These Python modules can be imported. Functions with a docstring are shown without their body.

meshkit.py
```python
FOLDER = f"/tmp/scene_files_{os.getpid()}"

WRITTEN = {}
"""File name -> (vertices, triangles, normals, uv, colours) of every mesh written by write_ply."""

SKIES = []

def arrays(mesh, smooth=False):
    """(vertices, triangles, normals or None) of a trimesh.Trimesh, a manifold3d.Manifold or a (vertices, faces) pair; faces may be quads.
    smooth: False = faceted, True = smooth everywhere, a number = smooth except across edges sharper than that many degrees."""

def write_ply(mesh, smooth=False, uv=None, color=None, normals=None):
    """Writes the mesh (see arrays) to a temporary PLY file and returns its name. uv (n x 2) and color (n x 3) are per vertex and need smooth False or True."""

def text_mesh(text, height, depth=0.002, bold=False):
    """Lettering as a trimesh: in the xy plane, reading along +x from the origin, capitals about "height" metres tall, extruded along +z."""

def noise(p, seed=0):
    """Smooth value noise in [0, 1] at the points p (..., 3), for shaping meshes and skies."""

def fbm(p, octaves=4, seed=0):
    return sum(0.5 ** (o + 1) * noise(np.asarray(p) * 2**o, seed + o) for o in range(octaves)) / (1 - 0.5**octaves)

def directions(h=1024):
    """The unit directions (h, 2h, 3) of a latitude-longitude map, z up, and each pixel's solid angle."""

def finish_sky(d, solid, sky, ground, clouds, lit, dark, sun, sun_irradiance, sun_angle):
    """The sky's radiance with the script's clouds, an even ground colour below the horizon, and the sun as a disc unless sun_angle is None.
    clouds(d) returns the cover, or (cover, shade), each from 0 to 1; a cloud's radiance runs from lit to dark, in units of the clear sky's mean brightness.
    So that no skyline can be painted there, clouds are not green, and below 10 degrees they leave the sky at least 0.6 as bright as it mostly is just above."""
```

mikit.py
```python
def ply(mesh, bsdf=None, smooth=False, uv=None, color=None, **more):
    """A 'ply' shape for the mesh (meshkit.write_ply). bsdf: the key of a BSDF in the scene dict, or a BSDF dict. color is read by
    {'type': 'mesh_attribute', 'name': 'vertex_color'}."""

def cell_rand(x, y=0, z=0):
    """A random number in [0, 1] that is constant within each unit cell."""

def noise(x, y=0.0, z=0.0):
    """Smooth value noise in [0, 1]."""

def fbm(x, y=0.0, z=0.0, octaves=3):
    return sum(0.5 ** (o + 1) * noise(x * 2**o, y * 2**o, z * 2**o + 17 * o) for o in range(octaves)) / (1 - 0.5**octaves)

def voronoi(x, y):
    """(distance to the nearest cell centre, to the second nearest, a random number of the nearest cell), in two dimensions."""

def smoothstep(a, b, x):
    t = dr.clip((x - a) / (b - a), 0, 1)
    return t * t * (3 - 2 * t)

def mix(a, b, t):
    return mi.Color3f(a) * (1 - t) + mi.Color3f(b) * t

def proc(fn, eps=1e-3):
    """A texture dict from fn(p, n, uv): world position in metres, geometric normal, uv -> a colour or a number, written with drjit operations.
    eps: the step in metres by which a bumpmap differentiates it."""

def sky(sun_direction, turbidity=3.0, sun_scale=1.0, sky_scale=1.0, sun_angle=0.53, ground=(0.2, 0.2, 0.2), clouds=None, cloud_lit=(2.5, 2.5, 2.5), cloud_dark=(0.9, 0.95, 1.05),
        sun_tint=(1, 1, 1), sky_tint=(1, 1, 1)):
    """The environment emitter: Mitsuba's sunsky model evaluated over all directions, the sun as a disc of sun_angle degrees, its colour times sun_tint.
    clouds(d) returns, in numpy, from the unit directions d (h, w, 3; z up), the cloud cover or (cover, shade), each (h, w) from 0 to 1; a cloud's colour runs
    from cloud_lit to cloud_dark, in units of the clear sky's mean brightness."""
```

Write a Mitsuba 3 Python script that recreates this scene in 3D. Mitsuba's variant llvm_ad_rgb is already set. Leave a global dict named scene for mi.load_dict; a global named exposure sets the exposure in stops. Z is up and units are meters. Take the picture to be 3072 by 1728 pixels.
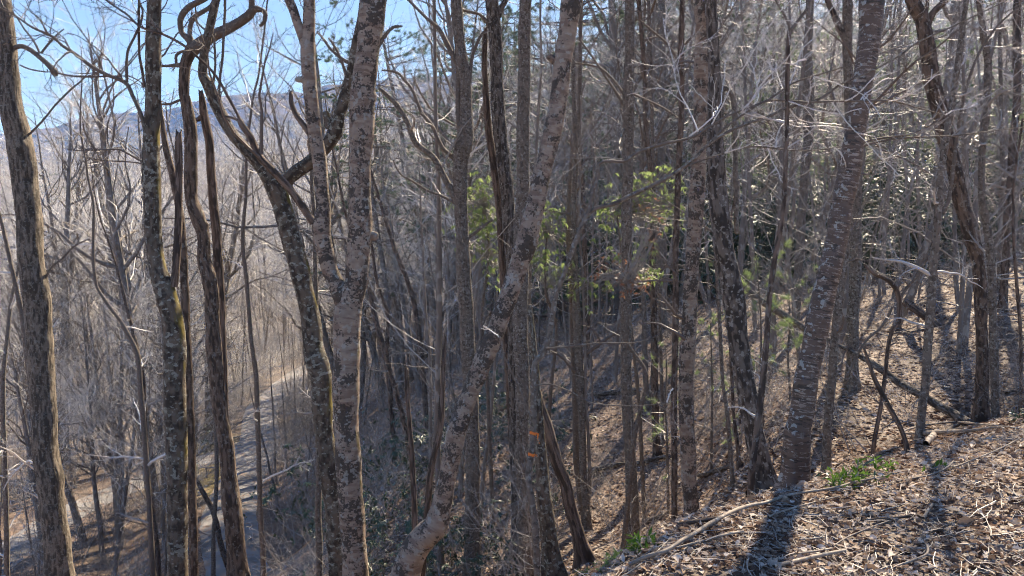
import math, numpy as np, trimesh, drjit as dr, mitsuba as mi, mikit, meshkit
from mikit import noise, fbm, voronoi, smoothstep, mix, proc
from scipy.interpolate import RBFInterpolator, PchipInterpolator
from scipy.spatial import cKDTree

T = mi.ScalarTransform4f
scene, labels = {}, {}

# ------------------------------------------------------------------ camera, sky, exposure
PITCH = math.radians(4.2)
HFOV = 66.0
FP = 1536 / math.tan(math.radians(HFOV / 2))          # focal length in pixels of the 3072 wide photograph
scene['camera'] = {'type': 'perspective', 'fov': HFOV, 'near_clip': 0.05, 'far_clip': 9000.0,
                   'to_world': T().look_at(origin=[0, 0, 0], target=[0, math.cos(PITCH), -math.sin(PITCH)], up=[0, 0, 1])}
SUN_AZ, SUN_EL = math.radians(30), math.radians(42)
SUN = [math.sin(SUN_AZ) * math.cos(SUN_EL), math.cos(SUN_AZ) * math.cos(SUN_EL), math.sin(SUN_EL)]
scene['sky'] = mikit.sky(SUN, turbidity=2.6, sky_scale=0.58, ground=(0.16, 0.13, 0.10), sky_tint=(0.72, 0.82, 1.0), sun_tint=(0.94, 0.98, 1.07))
exposure = 3.45


def P(u, v, d):
    """The point seen at (u, v) of the photograph whose distance ahead (world y) is d metres."""
    a, b = (u - 1536) / FP, (864 - v) / FP
    y, z = math.cos(PITCH) + b * math.sin(PITCH), -math.sin(PITCH) + b * math.cos(PITCH)
    return np.array([a, y, z]) * (d / y)


# ------------------------------------------------------------------ helpers: names, tubes, leaves
USED = {}


def numbered(name):
    n = USED.get(name, 0)
    USED[name] = n + 1
    return name if n == 0 else f'{name}_{n:03d}'


def thing(name, label, cat, group=None, kind=None):
    key = numbered(name)
    labels[key] = {'label': label, 'category': cat}
    if group: labels[key]['group'] = group
    if kind: labels[key]['kind'] = kind
    return key


def put(key, part, mesh, bsdf, smooth=True, stuff=False, label=None, **kw):
    """One mesh: a part of thing KEY, or the thing itself when part is None."""
    name = key if part is None else numbered(f'{key}__{part}')
    scene[name] = mikit.ply(mesh, bsdf, smooth=smooth, **kw)
    if part is not None and (stuff or label):
        labels[name] = {}
        if stuff: labels[name]['kind'] = 'stuff'
        if label: labels[name]['label'] = label
    return name


def unit(a):
    return a / np.maximum(np.linalg.norm(a, axis=-1, keepdims=True), 1e-9)


def tubes(Pm, Rm, sides):
    """A batch of polylines Pm (M, N, 3) with radii Rm (M, N) as open tubes: (vertices, triangles)."""
    M, N = Pm.shape[:2]
    t = unit(np.gradient(Pm, axis=1))
    mean = np.abs(Pm[:, -1] - Pm[:, 0])
    ref = np.eye(3)[np.argmin(mean, axis=1)][:, None, :]
    a = unit(np.cross(t, ref))
    b = np.cross(t, a)
    ang = np.arange(sides) * 2 * np.pi / sides
    v = Pm[:, :, None] + Rm[:, :, None, None] * (np.cos(ang)[:, None] * a[:, :, None] + np.sin(ang)[:, None] * b[:, :, None])
    i, j = np.meshgrid(np.arange(N - 1), np.arange(sides), indexing='ij')
    q = np.stack([i * sides + j, i * sides + (j + 1) % sides, (i + 1) * sides + (j + 1) % sides, (i + 1) * sides + j], -1).reshape(-1, 4)
    f = np.vstack([q[:, [0, 1, 2]], q[:, [0, 2, 3]]])
    F = (f[None] + (np.arange(M) * N * sides)[:, None, None]).reshape(-1, 3)
    return v.reshape(-1, 3), F[:, ::-1]


def join(parts):
    at, V, F = 0, [], []
    for v, f in parts:
        if len(v) == 0: continue
        V.append(v); F.append(f + at); at += len(v)
    return np.vstack(V), np.vstack(F)


def grow(par, n, t0, t1, ratio, angle, npts, rng, up=0.0, wig=0.18, flat=1.0, rk=0.55, rmin=0.0015, taper=0.25, power=1.0, absl=None):
    """n children spread over the parent polylines. Vectorised; returns (points, radii)."""
    Pm, Rm = par
    M, N = Pm.shape[:2]
    L = np.linalg.norm(np.diff(Pm, axis=1), axis=2).sum(1)
    idx = rng.choice(M, n, p=L / L.sum())
    t = t0 + (t1 - t0) * rng.random(n) ** power
    s = np.clip(t * (N - 1), 0, N - 1.001)
    i = s.astype(int); f = (s - i)[:, None]
    pos = Pm[idx, i] * (1 - f) + Pm[idx, i + 1] * f
    tan = unit(Pm[idx, i + 1] - Pm[idx, i])
    pr = Rm[idx, i] * (1 - f[:, 0]) + Rm[idx, i + 1] * f[:, 0]
    side = unit(np.cross(tan, unit(rng.normal(size=(n, 3)))))
    a = np.radians(rng.uniform(angle[0], angle[1], n))[:, None]
    d = unit(tan * np.cos(a) + side * np.sin(a))
    d[:, 2] *= flat
    d = unit(d)
    ln = (L[idx] * ratio * (1.15 - 0.75 * t) if absl is None else absl * np.ones(n)) * rng.uniform(0.55, 1.3, n)
    r0 = np.minimum(pr * rk * rng.uniform(0.7, 1.1, n), 0.03 * ln + rmin)
    r0 = np.maximum(r0, rmin)
    out = np.zeros((n, npts, 3)); out[:, 0] = pos
    step = (ln / (npts - 1))[:, None]
    for k in range(1, npts):
        d = d + wig * rng.normal(size=(n, 3)) * [1, 1, flat]
        d[:, 2] += up
        d = unit(d)
        out[:, k] = out[:, k - 1] + d * step
    rad = r0[:, None] * np.linspace(1, taper, npts)[None]
    return out, np.maximum(rad, rmin * 0.6)


def scatter(tv, tf, pos, x, z, scale):
    """Copies of the template (tv, tf) at POS with axis x along X and normal near Z."""
    x = unit(x); y = unit(np.cross(z, x)); z = np.cross(x, y)
    sc = np.broadcast_to(np.asarray(scale, float), (len(pos),))[:, None, None]
    v = pos[:, None] + sc * (tv[None, :, :1] * x[:, None] + tv[None, :, 1:2] * y[:, None] + tv[None, :, 2:] * z[:, None])
    f = tf[None] + (np.arange(len(pos)) * len(tv))[:, None, None]
    return v.reshape(-1, 3), f.reshape(-1, 3)


# a long leaf folded a little along its rib, pointing along +x, 1 long
LONG_V = np.array([[0, 0, 0], [.4, .15, .05], [.45, 0, 0], [.4, -.15, .05], [1, 0, -.10]])
LONG_F = np.array([[0, 2, 1], [0, 3, 2], [2, 4, 1], [3, 4, 2]])

# ------------------------------------------------------------------ materials


def bark(name, fn, rough=0.85, bump=None, scale=0.004, spec=0.3):
    b = {'type': 'principled', 'base_color': proc(fn), 'roughness': rough, 'specular': spec}
    if bump is not None:
        b = {'type': 'bumpmap', 'arbitrary': proc(bump, 0.003), 'scale': scale, 'bsdf': b}
    scene[name] = {'type': 'twosided', 'bsdf': b}


def c3(*a):
    return mi.Color3f(*a)


def moss_mask(p, n, uv, lo, hi):
    return smoothstep(lo, hi, n.x * 0.8 - n.y * 0.1 + 0.9 * (fbm(uv.x * 14, uv.y * 5, 3.0) - 0.5)) * smoothstep(0.35, 0.6, fbm(p.z * 0.9, uv.x * 3 + 7.0, 5.0))


def f_ridged(p, n, uv):
    k = fbm(uv.x * 55, uv.y * 11, 1.0)
    c = mix((0.06, 0.05, 0.04), (0.19, 0.157, 0.124), smoothstep(0.34, 0.68, k))
    c = mix(c, (0.05, 0.042, 0.034), 0.6 * smoothstep(0.5, 0.75, fbm(uv.x * 110, uv.y * 30, 8.0)))
    return mix(c, (0.27, 0.26, 0.22), 0.45 * smoothstep(0.60, 0.72, fbm(uv.x * 60, uv.y * 50, 4.0)))


def b_ridged(p, n, uv):
    return fbm(uv.x * 60, uv.y * 7, 2.0)


def f_mossy(p, n, uv):
    c = mix((0.045, 0.036, 0.028), (0.135, 0.106, 0.08), smoothstep(0.3, 0.7, fbm(uv.x * 34, uv.y * 11, 1.0)))
    c = mix(c, (0.15, 0.142, 0.112), 0.5 * smoothstep(0.5, 0.65, fbm(uv.x * 40, uv.y * 34, 4.0)))
    l = smoothstep(0.64, 0.68, fbm(uv.x * 38, uv.y * 34, 2.0) + 0.16 * (noise(uv.x * 7, uv.y * 3.0, 9.0) - 0.5))
    c = mix(c, mix((0.20, 0.205, 0.17), (0.33, 0.33, 0.29), noise(uv.x * 90, uv.y * 90, 1.0)), 0.8 * l)
    return mix(c, mix((0.09, 0.075, 0.02), (0.19, 0.15, 0.035), fbm(uv.x * 60, uv.y * 60, 3.0)), 0.9 * moss_mask(p, n, uv, 0.72, 1.0))


def b_rough(p, n, uv):
    return fbm(uv.x * 45, uv.y * 14, 2.0)


def f_blotchy(p, n, uv):
    c = mix((0.18, 0.142, 0.11), (0.36, 0.29, 0.23), fbm(uv.x * 24, uv.y * 40, 1.0))
    c = mix(c, (0.17, 0.118, 0.088), 0.8 * smoothstep(0.54, 0.66, fbm(uv.x * 9, uv.y * 30, 12.0)))
    k = fbm(uv.x * 12, uv.y * 10, 2.0) + 0.7 * (fbm(uv.x * 80, uv.y * 70, 3.0) - 0.5) + 0.34 * (noise(uv.x * 2.2, uv.y * 1.4, 7.0) - 0.5)
    c = mix(c, mix((0.035, 0.03, 0.026), (0.075, 0.062, 0.05), noise(uv.x * 70, uv.y * 70)), 0.92 * smoothstep(0.48, 0.60, k))
    c = mix(c, (0.33, 0.33, 0.30), 0.6 * smoothstep(0.67, 0.71, fbm(uv.x * 26, uv.y * 24, 6.0)))
    return mix(c, (0.15, 0.12, 0.028), 0.8 * moss_mask(p, n, uv, 0.95, 1.15))


def b_fine(p, n, uv):
    return fbm(uv.x * 35, uv.y * 35, 2.0)


def f_birch(p, n, uv):
    c = mix((0.07, 0.05, 0.04), (0.14, 0.102, 0.08), fbm(uv.x * 12, uv.y * 40, 1.0))
    k = fbm(uv.x * 26, uv.y * 110, 2.0) + 0.25 * (fbm(uv.x * 5, uv.y * 4, 7.0) - 0.5)
    c = mix(c, mix((0.22, 0.18, 0.15), (0.36, 0.31, 0.265), noise(uv.x * 30, uv.y * 50, 3.0)), 0.85 * smoothstep(0.60, 0.67, k))
    c = mix(c, (0.03, 0.026, 0.023), 0.8 * smoothstep(0.64, 0.70, fbm(uv.x * 15, uv.y * 55, 5.0)))
    return mix(c, (0.34, 0.36, 0.345), 0.8 * smoothstep(0.66, 0.70, fbm(uv.x * 34, uv.y * 34, 9.0)) * smoothstep(0.3, -0.6, n.x))


def b_birch(p, n, uv):
    return fbm(uv.x * 14, uv.y * 85, 2.0)


def f_furrow(p, n, uv):
    k = fbm(uv.x * 42, uv.y * 11, 1.0)
    c = mix((0.045, 0.038, 0.032), (0.15, 0.128, 0.108), smoothstep(0.35, 0.65, k))
    return mix(c, (0.30, 0.29, 0.265), 0.7 * smoothstep(0.64, 0.71, fbm(uv.x * 50, uv.y * 30, 6.0)))


def f_grey(p, n, uv):
    c = mix((0.10, 0.082, 0.066), (0.215, 0.18, 0.147), fbm(uv.x * 20, uv.y * 32, 1.0))
    c = mix(c, (0.055, 0.047, 0.039), 0.8 * smoothstep(0.50, 0.70, fbm(uv.x * 44, uv.y * 36, 4.0, octaves=4)))
    return mix(c, (0.33, 0.33, 0.30), 0.6 * smoothstep(0.60, 0.70, fbm(uv.x * 60, uv.y * 52, 8.0)))


def f_red(p, n, uv):
    c = mix((0.05, 0.038, 0.03), (0.16, 0.118, 0.09), smoothstep(0.3, 0.7, fbm(uv.x * 40, uv.y * 11, 1.0)))
    return mix(c, (0.27, 0.255, 0.225), 0.5 * smoothstep(0.64, 0.70, fbm(uv.x * 40, uv.y * 26, 8.0)))


def f_dead(p, n, uv):
    c = mix((0.075, 0.055, 0.043), (0.19, 0.143, 0.112), smoothstep(0.3, 0.7, fbm(uv.x * 70, uv.y * 6, 1.0)))
    return mix(c, (0.035, 0.028, 0.023), 0.8 * smoothstep(0.54, 0.66, fbm(uv.x * 26, uv.y * 7, 4.0)))


def f_limb(p, n, uv):
    c = mix((0.16, 0.125, 0.10), (0.30, 0.255, 0.21), fbm(p.x * 18, p.y * 18, p.z * 18))
    return mix(c, (0.42, 0.41, 0.37), 0.5 * smoothstep(0.6, 0.68, fbm(p.x * 30, p.y * 30, p.z * 30)))


bark('bark_ridged', f_ridged, bump=b_ridged, scale=0.006)
bark('bark_mossy', f_mossy, bump=b_rough, scale=0.006)
bark('bark_blotchy', f_blotchy, rough=0.75, bump=b_fine, scale=0.003)
bark('bark_banded', f_birch, rough=0.6, bump=b_birch, scale=0.003, spec=0.45)
bark('bark_furrowed', f_furrow, bump=b_ridged, scale=0.008)
bark('bark_grey', f_grey, bump=b_fine, scale=0.003)
bark('bark_reddish', f_red, bump=b_ridged, scale=0.006)
bark('wood_bare', f_dead, bump=b_ridged, scale=0.003)
def f_branch(p, n, uv):
    c = mix((0.075, 0.06, 0.048), (0.19, 0.155, 0.126), fbm(p.x * 26, p.y * 26, p.z * 26))
    return mix(c, (0.31, 0.30, 0.265), 0.5 * smoothstep(0.6, 0.70, fbm(p.x * 48, p.y * 48, p.z * 48)))


bark('stick_bark', f_limb, rough=0.7, spec=0.4)
bark('bark_limb', f_branch, rough=0.75, spec=0.4)


def plain(name, col, rough=0.6, spec=0.5):
    scene[name] = {'type': 'twosided', 'bsdf': {'type': 'principled', 'base_color': {'type': 'rgb', 'value': list(col)}, 'roughness': rough, 'specular': spec}}


def thin(name, col, rough=0.5, trans=0.8):
    scene[name] = {'type': 'principledthin', 'base_color': {'type': 'rgb', 'value': list(col)}, 'roughness': rough, 'diff_trans': trans, 'eta': 1.45}


plain('twig_pale', (0.58, 0.56, 0.535), 0.4, 0.95)
plain('twig_grey', (0.44, 0.42, 0.40), 0.4, 0.85)
plain('twig_brown', (0.27, 0.245, 0.22), 0.42, 0.65)
plain('twig_dark', (0.13, 0.105, 0.09), 0.5, 0.5)


def f_back(p, n, uv):
    c = mix((0.11, 0.094, 0.082), (0.25, 0.218, 0.19), fbm(p.x * 5, p.y * 5, p.z * 2.2))
    return mix(c, (0.40, 0.385, 0.35), 0.55 * smoothstep(0.58, 0.68, fbm(p.x * 9, p.y * 9, p.z * 5)))


bark('bark_far', f_back, rough=0.75, spec=0.35)
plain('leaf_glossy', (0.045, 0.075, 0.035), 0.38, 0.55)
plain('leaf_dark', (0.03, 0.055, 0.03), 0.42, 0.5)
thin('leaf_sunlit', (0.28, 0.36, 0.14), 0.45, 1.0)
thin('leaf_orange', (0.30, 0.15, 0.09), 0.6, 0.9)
thin('needle_green', (0.24, 0.32, 0.16), 0.5, 0.8)
thin('needle_blue', (0.145, 0.195, 0.135), 0.45, 0.7)
thin('leaf_fresh', (0.10, 0.18, 0.035), 0.4, 0.8)
thin('needle_fresh', (0.30, 0.39, 0.17), 0.5, 0.9)
# ------------------------------------------------------------------ the terrain
CP = [(0, 0, -1.62), (3, -1, -1.5), (-3, -1, -2.0), (0, -5, -1.5), (6, 1, -1.4), (8, 4, -1.42), (7, 8.5, -1.75), (-2.5, 3, -2.7), (-1, 3, -2.2), (0.0, 4.4, -2.5), (0.55, 5.2, -2.65), (1.1, 6.0, -2.8), (-0.6, 3.6, -2.4),
      (-4, 15, -7.2), (-8, 20, -9.8), (-10, 28, -13.3), (-6, 8, -4.6), (-14, 16, -8.6), (-20, 24, -12.5),
      (-12, 34, -15), (-14.5, 41, -15), (-17.5, 54, -15), (-21.4, 68, -15), (-22, 80, -14.8), (-13.5, 101, -14.5), (-9, 112, -14.0),
      (-23.5, 42, -15), (-24, 34, -15.3), (-40, 45, -15.6), (-45, 70, -16), (-60, 100, -15), (-30, 110, -14.8), (-90, 150, -10), (-35, 160, -9), (0, 145, -6.5)]
CU = [(1790, 1728, 3.9), (2016, 1578, 4.7), (2311, 1491, 5.2), (2525, 1431, 5.6), (2743, 1360, 6.1), (3072, 1252, 7.0), (3072, 1728, 3.5), (2500, 1728, 3.6),
      (2382, 1505, 6.6), (2250, 1570, 6.4), (2300, 1485, 8.5), (2076, 1590, 10), (2024, 1600, 11), (1900, 1670, 12.5), (1762, 1655, 13), (1760, 1700, 9.5),
      (1664, 1755, 9), (2757, 1345, 8.3), (2945, 1288, 11.5), (1200, 1830, 7.5), (1070, 1870, 8.2), (722, 1800, 10.5), (175, 1790, 10), (1415, 1770, 13), (1574, 1750, 12),
      (2480, 1445, 9.5), (1900, 1560, 14.5), (1750, 1450, 16.5), (1950, 1250, 19), (1850, 1050, 25), (2400, 1150, 14.5), (2600, 920, 23), (2900, 960, 17), (3000, 1120, 13.5),
      (2300, 1300, 12), (2500, 850, 30), (3000, 830, 26), (2100, 960, 26), (2500, 700, 45), (3000, 700, 40), (2000, 850, 45), (2500, 500, 80), (2000, 620, 80), (3000, 480, 75),
      (2500, 350, 130), (2000, 420, 140), (3000, 300, 130), (2500, 280, 260), (2000, 310, 300), (3000, 260, 260), (1400, 1480, 17), (1150, 1450, 20), (1200, 1280, 30), (1200, 1150, 48),
      (1500, 1120, 30), (1500, 900, 70), (870, 1400, 44), (930, 1300, 52), (100, 610, 260), (700, 600, 260), (1200, 520, 260), (100, 520, 520), (700, 480, 520), (1200, 400, 480),
      (100, 545, 1000), (700, 520, 1000), (1300, 460, 1000), (2300, 380, 1000), (100, 545, 1700), (1300, 460, 1700), (2300, 400, 1700)]
CP = np.array(CP + [tuple(P(*c)) for c in CU], float)
OY = 7.0                                                # the polar net is centred this far behind the camera


def polar(x, y):
    return np.stack([np.arctan2(x, y + OY) * 1.6, np.log(np.hypot(x, y + OY) + 1.0)], -1)


RBF = RBFInterpolator(polar(CP[:, 0], CP[:, 1]), CP[:, 2] / (np.hypot(CP[:, 0], CP[:, 1] + OY) + 3), kernel='thin_plate_spline', smoothing=2e-4)


def spline(pts, n):
    pts = np.asarray(pts, float)
    s = np.r_[0, np.cumsum(np.linalg.norm(np.diff(pts[:, :3], axis=0), axis=1))]
    return PchipInterpolator(s, pts)(np.linspace(0, s[-1], n))


ROAD = spline([(-8, 25, -14.9), (-12.2, 34, -15), (-15.2, 41.5, -15), (-17.7, 54, -15), (-21.4, 68, -15), (-22, 80, -14.8), (-19.5, 92, -14.6), (-13.5, 101, -14.4), (-6, 108, -14), (8, 116, -13)], 240)
LANE = spline([(-17.9, 56, -15), (-20.4, 50, -15), (-22.6, 45, -15), (-23.8, 40, -15.1), (-23.7, 35, -15.2), (-22.4, 29, -15.2)], 90)
TRACK = np.vstack([ROAD, LANE])
TREE_OF_TRACK = cKDTree(TRACK[:, :2])


def base_height(x, y):
    az = np.arctan2(x, y + OY)
    r = np.hypot(x, y + OY)
    lim = math.radians(62)
    a = np.clip(az, -lim, lim)
    z = RBF(np.stack([a * 1.6, np.log(r + 1)], -1).reshape(-1, 2)).reshape(np.shape(r)) * (r + 3)
    back = np.clip((np.abs(az) - lim) / (math.pi - lim), 0, 1)
    back = back * back * (3 - 2 * back)
    return z * (1 - back) + back * (-1.5 - 0.02 * r)


def height(x, y, rough=True):
    x, y = np.asarray(x, float), np.asarray(y, float)
    z = base_height(x, y)
    if rough:
        q = np.stack([x, y, 0 * x], -1)
        r = np.hypot(x, y)
        z = z + 0.16 * (meshkit.fbm(q * 1.1, 5, 3) - 0.5) * np.clip((r - 3) / 6, 0.55, 1) + 0.9 * (meshkit.fbm(q * 0.12, 3, 5) - 0.5) * np.clip((r - 12) / 20, 0, 1)
    d, i = TREE_OF_TRACK.query(np.stack([x, y], -1).reshape(-1, 2))
    d, zt = d.reshape(x.shape), TRACK[i.reshape(x.shape), 2]
    w = np.clip((d - 2.2) / 3.5, 0, 1)
    w = w * w * (3 - 2 * w)
    return z * w + (zt - 0.05) * (1 - w)


def ground_at(x, y):
    return float(height(np.array([x]), np.array([y]))[0])


az = np.r_[np.linspace(-180, -42, 60)[:-1], np.linspace(-42, 42, 340), np.linspace(42, 180, 60)[1:]]
rr = np.exp(np.linspace(math.log(0.6), math.log(1700), 330))
A, R_ = np.meshgrid(np.radians(az), rr)
gx, gy = R_ * np.sin(A), R_ * np.cos(A) - OY
gz = height(gx, gy)
na = len(az)
i, j = np.meshgrid(np.arange(len(rr) - 1), np.arange(na - 1), indexing='ij')
q = np.stack([i * na + j, i * na + j + 1, (i + 1) * na + j + 1, (i + 1) * na + j], -1).reshape(-1, 4)
gv = np.vstack([np.stack([gx, gy, gz], -1).reshape(-1, 3), [[0, -OY, float(height(np.array([0.0]), np.array([-OY]))[0])]]])
fan = np.stack([np.arange(na - 1) + 1, np.arange(na - 1), np.full(na - 1, len(gv) - 1)], -1)
gf = np.vstack([q[:, [0, 2, 1]], q[:, [0, 3, 2]], fan[:, [0, 1, 2]]])


def f_ground(p, n, uv):
    w1 = noise(p.x * 2.1, p.y * 2.1, 4.0) * 0.35
    d1, d2, w = voronoi(p.x * 17 + 1.6 * fbm(p.x * 11, p.y * 11) + w1, p.y * 21 + 1.6 * fbm(p.x * 11 + 5.0, p.y * 11))
    leaf = mix((0.10, 0.065, 0.048), (0.33, 0.24, 0.18), w * w)
    leaf = mix(leaf, (0.45, 0.36, 0.29), smoothstep(0.60, 0.75, fbm(p.x * 33, p.y * 41, 2.0)) * 0.7)
    leaf = mix(leaf, (0.05, 0.036, 0.028), smoothstep(0.55, 0.72, fbm(p.x * 27 + 9.0, p.y * 27, 7.0)) * 0.8)
    soil = mix((0.06, 0.045, 0.035), (0.15, 0.115, 0.09), fbm(p.x * 20, p.y * 20, 1.0))
    c = mix(leaf, soil, smoothstep(0.55, 0.72, fbm(p.x * 0.8, p.y * 0.8, 2.0)) * 0.7)
    grass = smoothstep(3.6, 1.5, dr.abs(p.x + 19.4 + (p.y - 49) * 0.20)) * smoothstep(42, 45, p.y) * smoothstep(60, 54, p.y)
    c = mix(c, mix((0.22, 0.19, 0.05), (0.30, 0.22, 0.09), noise(p.x * 3, p.y * 3)), 0.85 * grass)
    red = smoothstep(0.5, 0.65, fbm(p.x * 0.22, p.y * 0.22, 9.0)) * smoothstep(26, 34, p.y) * smoothstep(-2, -9, p.x)
    c = mix(c, mix((0.30, 0.19, 0.12), (0.38, 0.26, 0.18), noise(p.x * 6, p.y * 6)), 0.15 * red)
    grav = smoothstep(0.9, 0.2, dr.sqrt(dr.square((p.x - 2.35) * 0.7) + dr.square(p.y - 3.5))) * smoothstep(0.35, 0.6, fbm(p.x * 4, p.y * 4, 6.0))
    c = mix(c, mix((0.17, 0.16, 0.155), (0.40, 0.39, 0.38), noise(p.x * 60, p.y * 60)), 0.8 * grav)
    return mix(c, mix((0.10, 0.085, 0.075), (0.19, 0.16, 0.14), fbm(p.x * 0.8, p.y * 0.8, 5.0)), 0.85 * smoothstep(28, 75, p.y))


def b_ground(p, n, uv):
    return 0.7 * fbm(p.x * 14, p.y * 14, 3.0) + 0.5 * fbm(p.x * 45, p.y * 45, 1.0)


bark('forest_floor', f_ground, rough=0.75, bump=b_ground, scale=0.022, spec=0.4)
scene['ground'] = mikit.ply((gv, gf), 'forest_floor', smooth=True)
labels['ground'] = {'kind': 'structure', 'label': 'leaf strewn forest floor falling from the near bank into the hollow and the valley'}


def ribbon(line, half, n=5, lift=0.05):
    t = unit(np.gradient(line[:, :2], axis=0))
    nrm = np.stack([t[:, 1], -t[:, 0]], -1)
    s = np.linspace(-1, 1, n)
    edge = 1 + 0.12 * (meshkit.noise(np.stack([line[:, 0] * 0.9, line[:, 1] * 0.9, 0 * line[:, 0]], -1), 4) - 0.5)
    v = np.zeros((len(line), n, 3))
    v[:, :, :2] = line[:, None, :2] + nrm[:, None] * (s[None, :, None] * half * edge[:, None, None])
    v[:, :, 2] = line[:, None, 2] + lift - 0.04 * s[None] ** 2 - 0.05 * (np.abs(s[None]) > 0.99)
    i, j = np.meshgrid(np.arange(len(line) - 1), np.arange(n - 1), indexing='ij')
    q = np.stack([i * n + j, i * n + j + 1, (i + 1) * n + j + 1, (i + 1) * n + j], -1).reshape(-1, 4)
    return v.reshape(-1, 3), np.vstack([q[:, [0, 2, 1]], q[:, [0, 3, 2]]])[:, ::-1]


def f_road(p, n, uv):
    c = mix((0.20, 0.195, 0.195), (0.30, 0.295, 0.295), fbm(p.x * 1.2, p.y * 1.2, 1.0))
    c = mix(c, (0.09, 0.088, 0.085), 0.5 * smoothstep(0.6, 0.7, fbm(p.x * 0.6 + 4, p.y * 0.6, 3.0)))
    return mix(c, (0.30, 0.20, 0.14), 0.7 * smoothstep(0.63, 0.70, fbm(p.x * 5, p.y * 5, 5.0)))


bark('asphalt', f_road, rough=0.7, spec=0.4)
scene['road'] = mikit.ply(ribbon(ROAD, 1.35), 'asphalt', smooth=True)
labels['road'] = {'kind': 'structure', 'label': 'narrow grey road at the bottom of the slope striped by tree shadows'}
scene['side_lane'] = mikit.ply(ribbon(LANE, 1.1, lift=0.056), 'asphalt', smooth=True)
labels['side_lane'] = {'kind': 'structure', 'label': 'grey side lane turning off the road towards the left edge'}

# the wooded ridge across the valley
RC = [(-900, 470), (-400, 440), (0, 402), (91, 390), (179, 378), (238, 358), (318, 344), (378, 338), (497, 330), (576, 306), (676, 287), (768, 280), (903, 278), (955, 262), (1006, 254), (1200, 238), (1500, 215), (2000, 190), (2600, 200), (3500, 230), (4200, 300)]
RD = 2300.0
rp = np.array([P(u, v, RD) for u, v in RC])
rx = np.linspace(rp[0, 0], rp[-1, 0], 560)
crest = PchipInterpolator(rp[:, 0], rp[:, 2])(rx)
rows = np.linspace(0, 1, 130)
X, S = np.meshgrid(rx, rows)
dist = RD - 950 * S
Z = crest[None] * (1 - S) ** 1.25 - 30 * S
nq = np.stack([X, dist, 0 * X], -1)
spur = meshkit.fbm(nq * 0.0035, 4, 8) - 0.5
Z = Z + 170 * spur * S * (1 - S) * 2 + 10 * (meshkit.fbm(nq * 0.06, 3, 2) - 0.5)
X2 = X * dist / RD
nr = len(rx)
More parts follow.
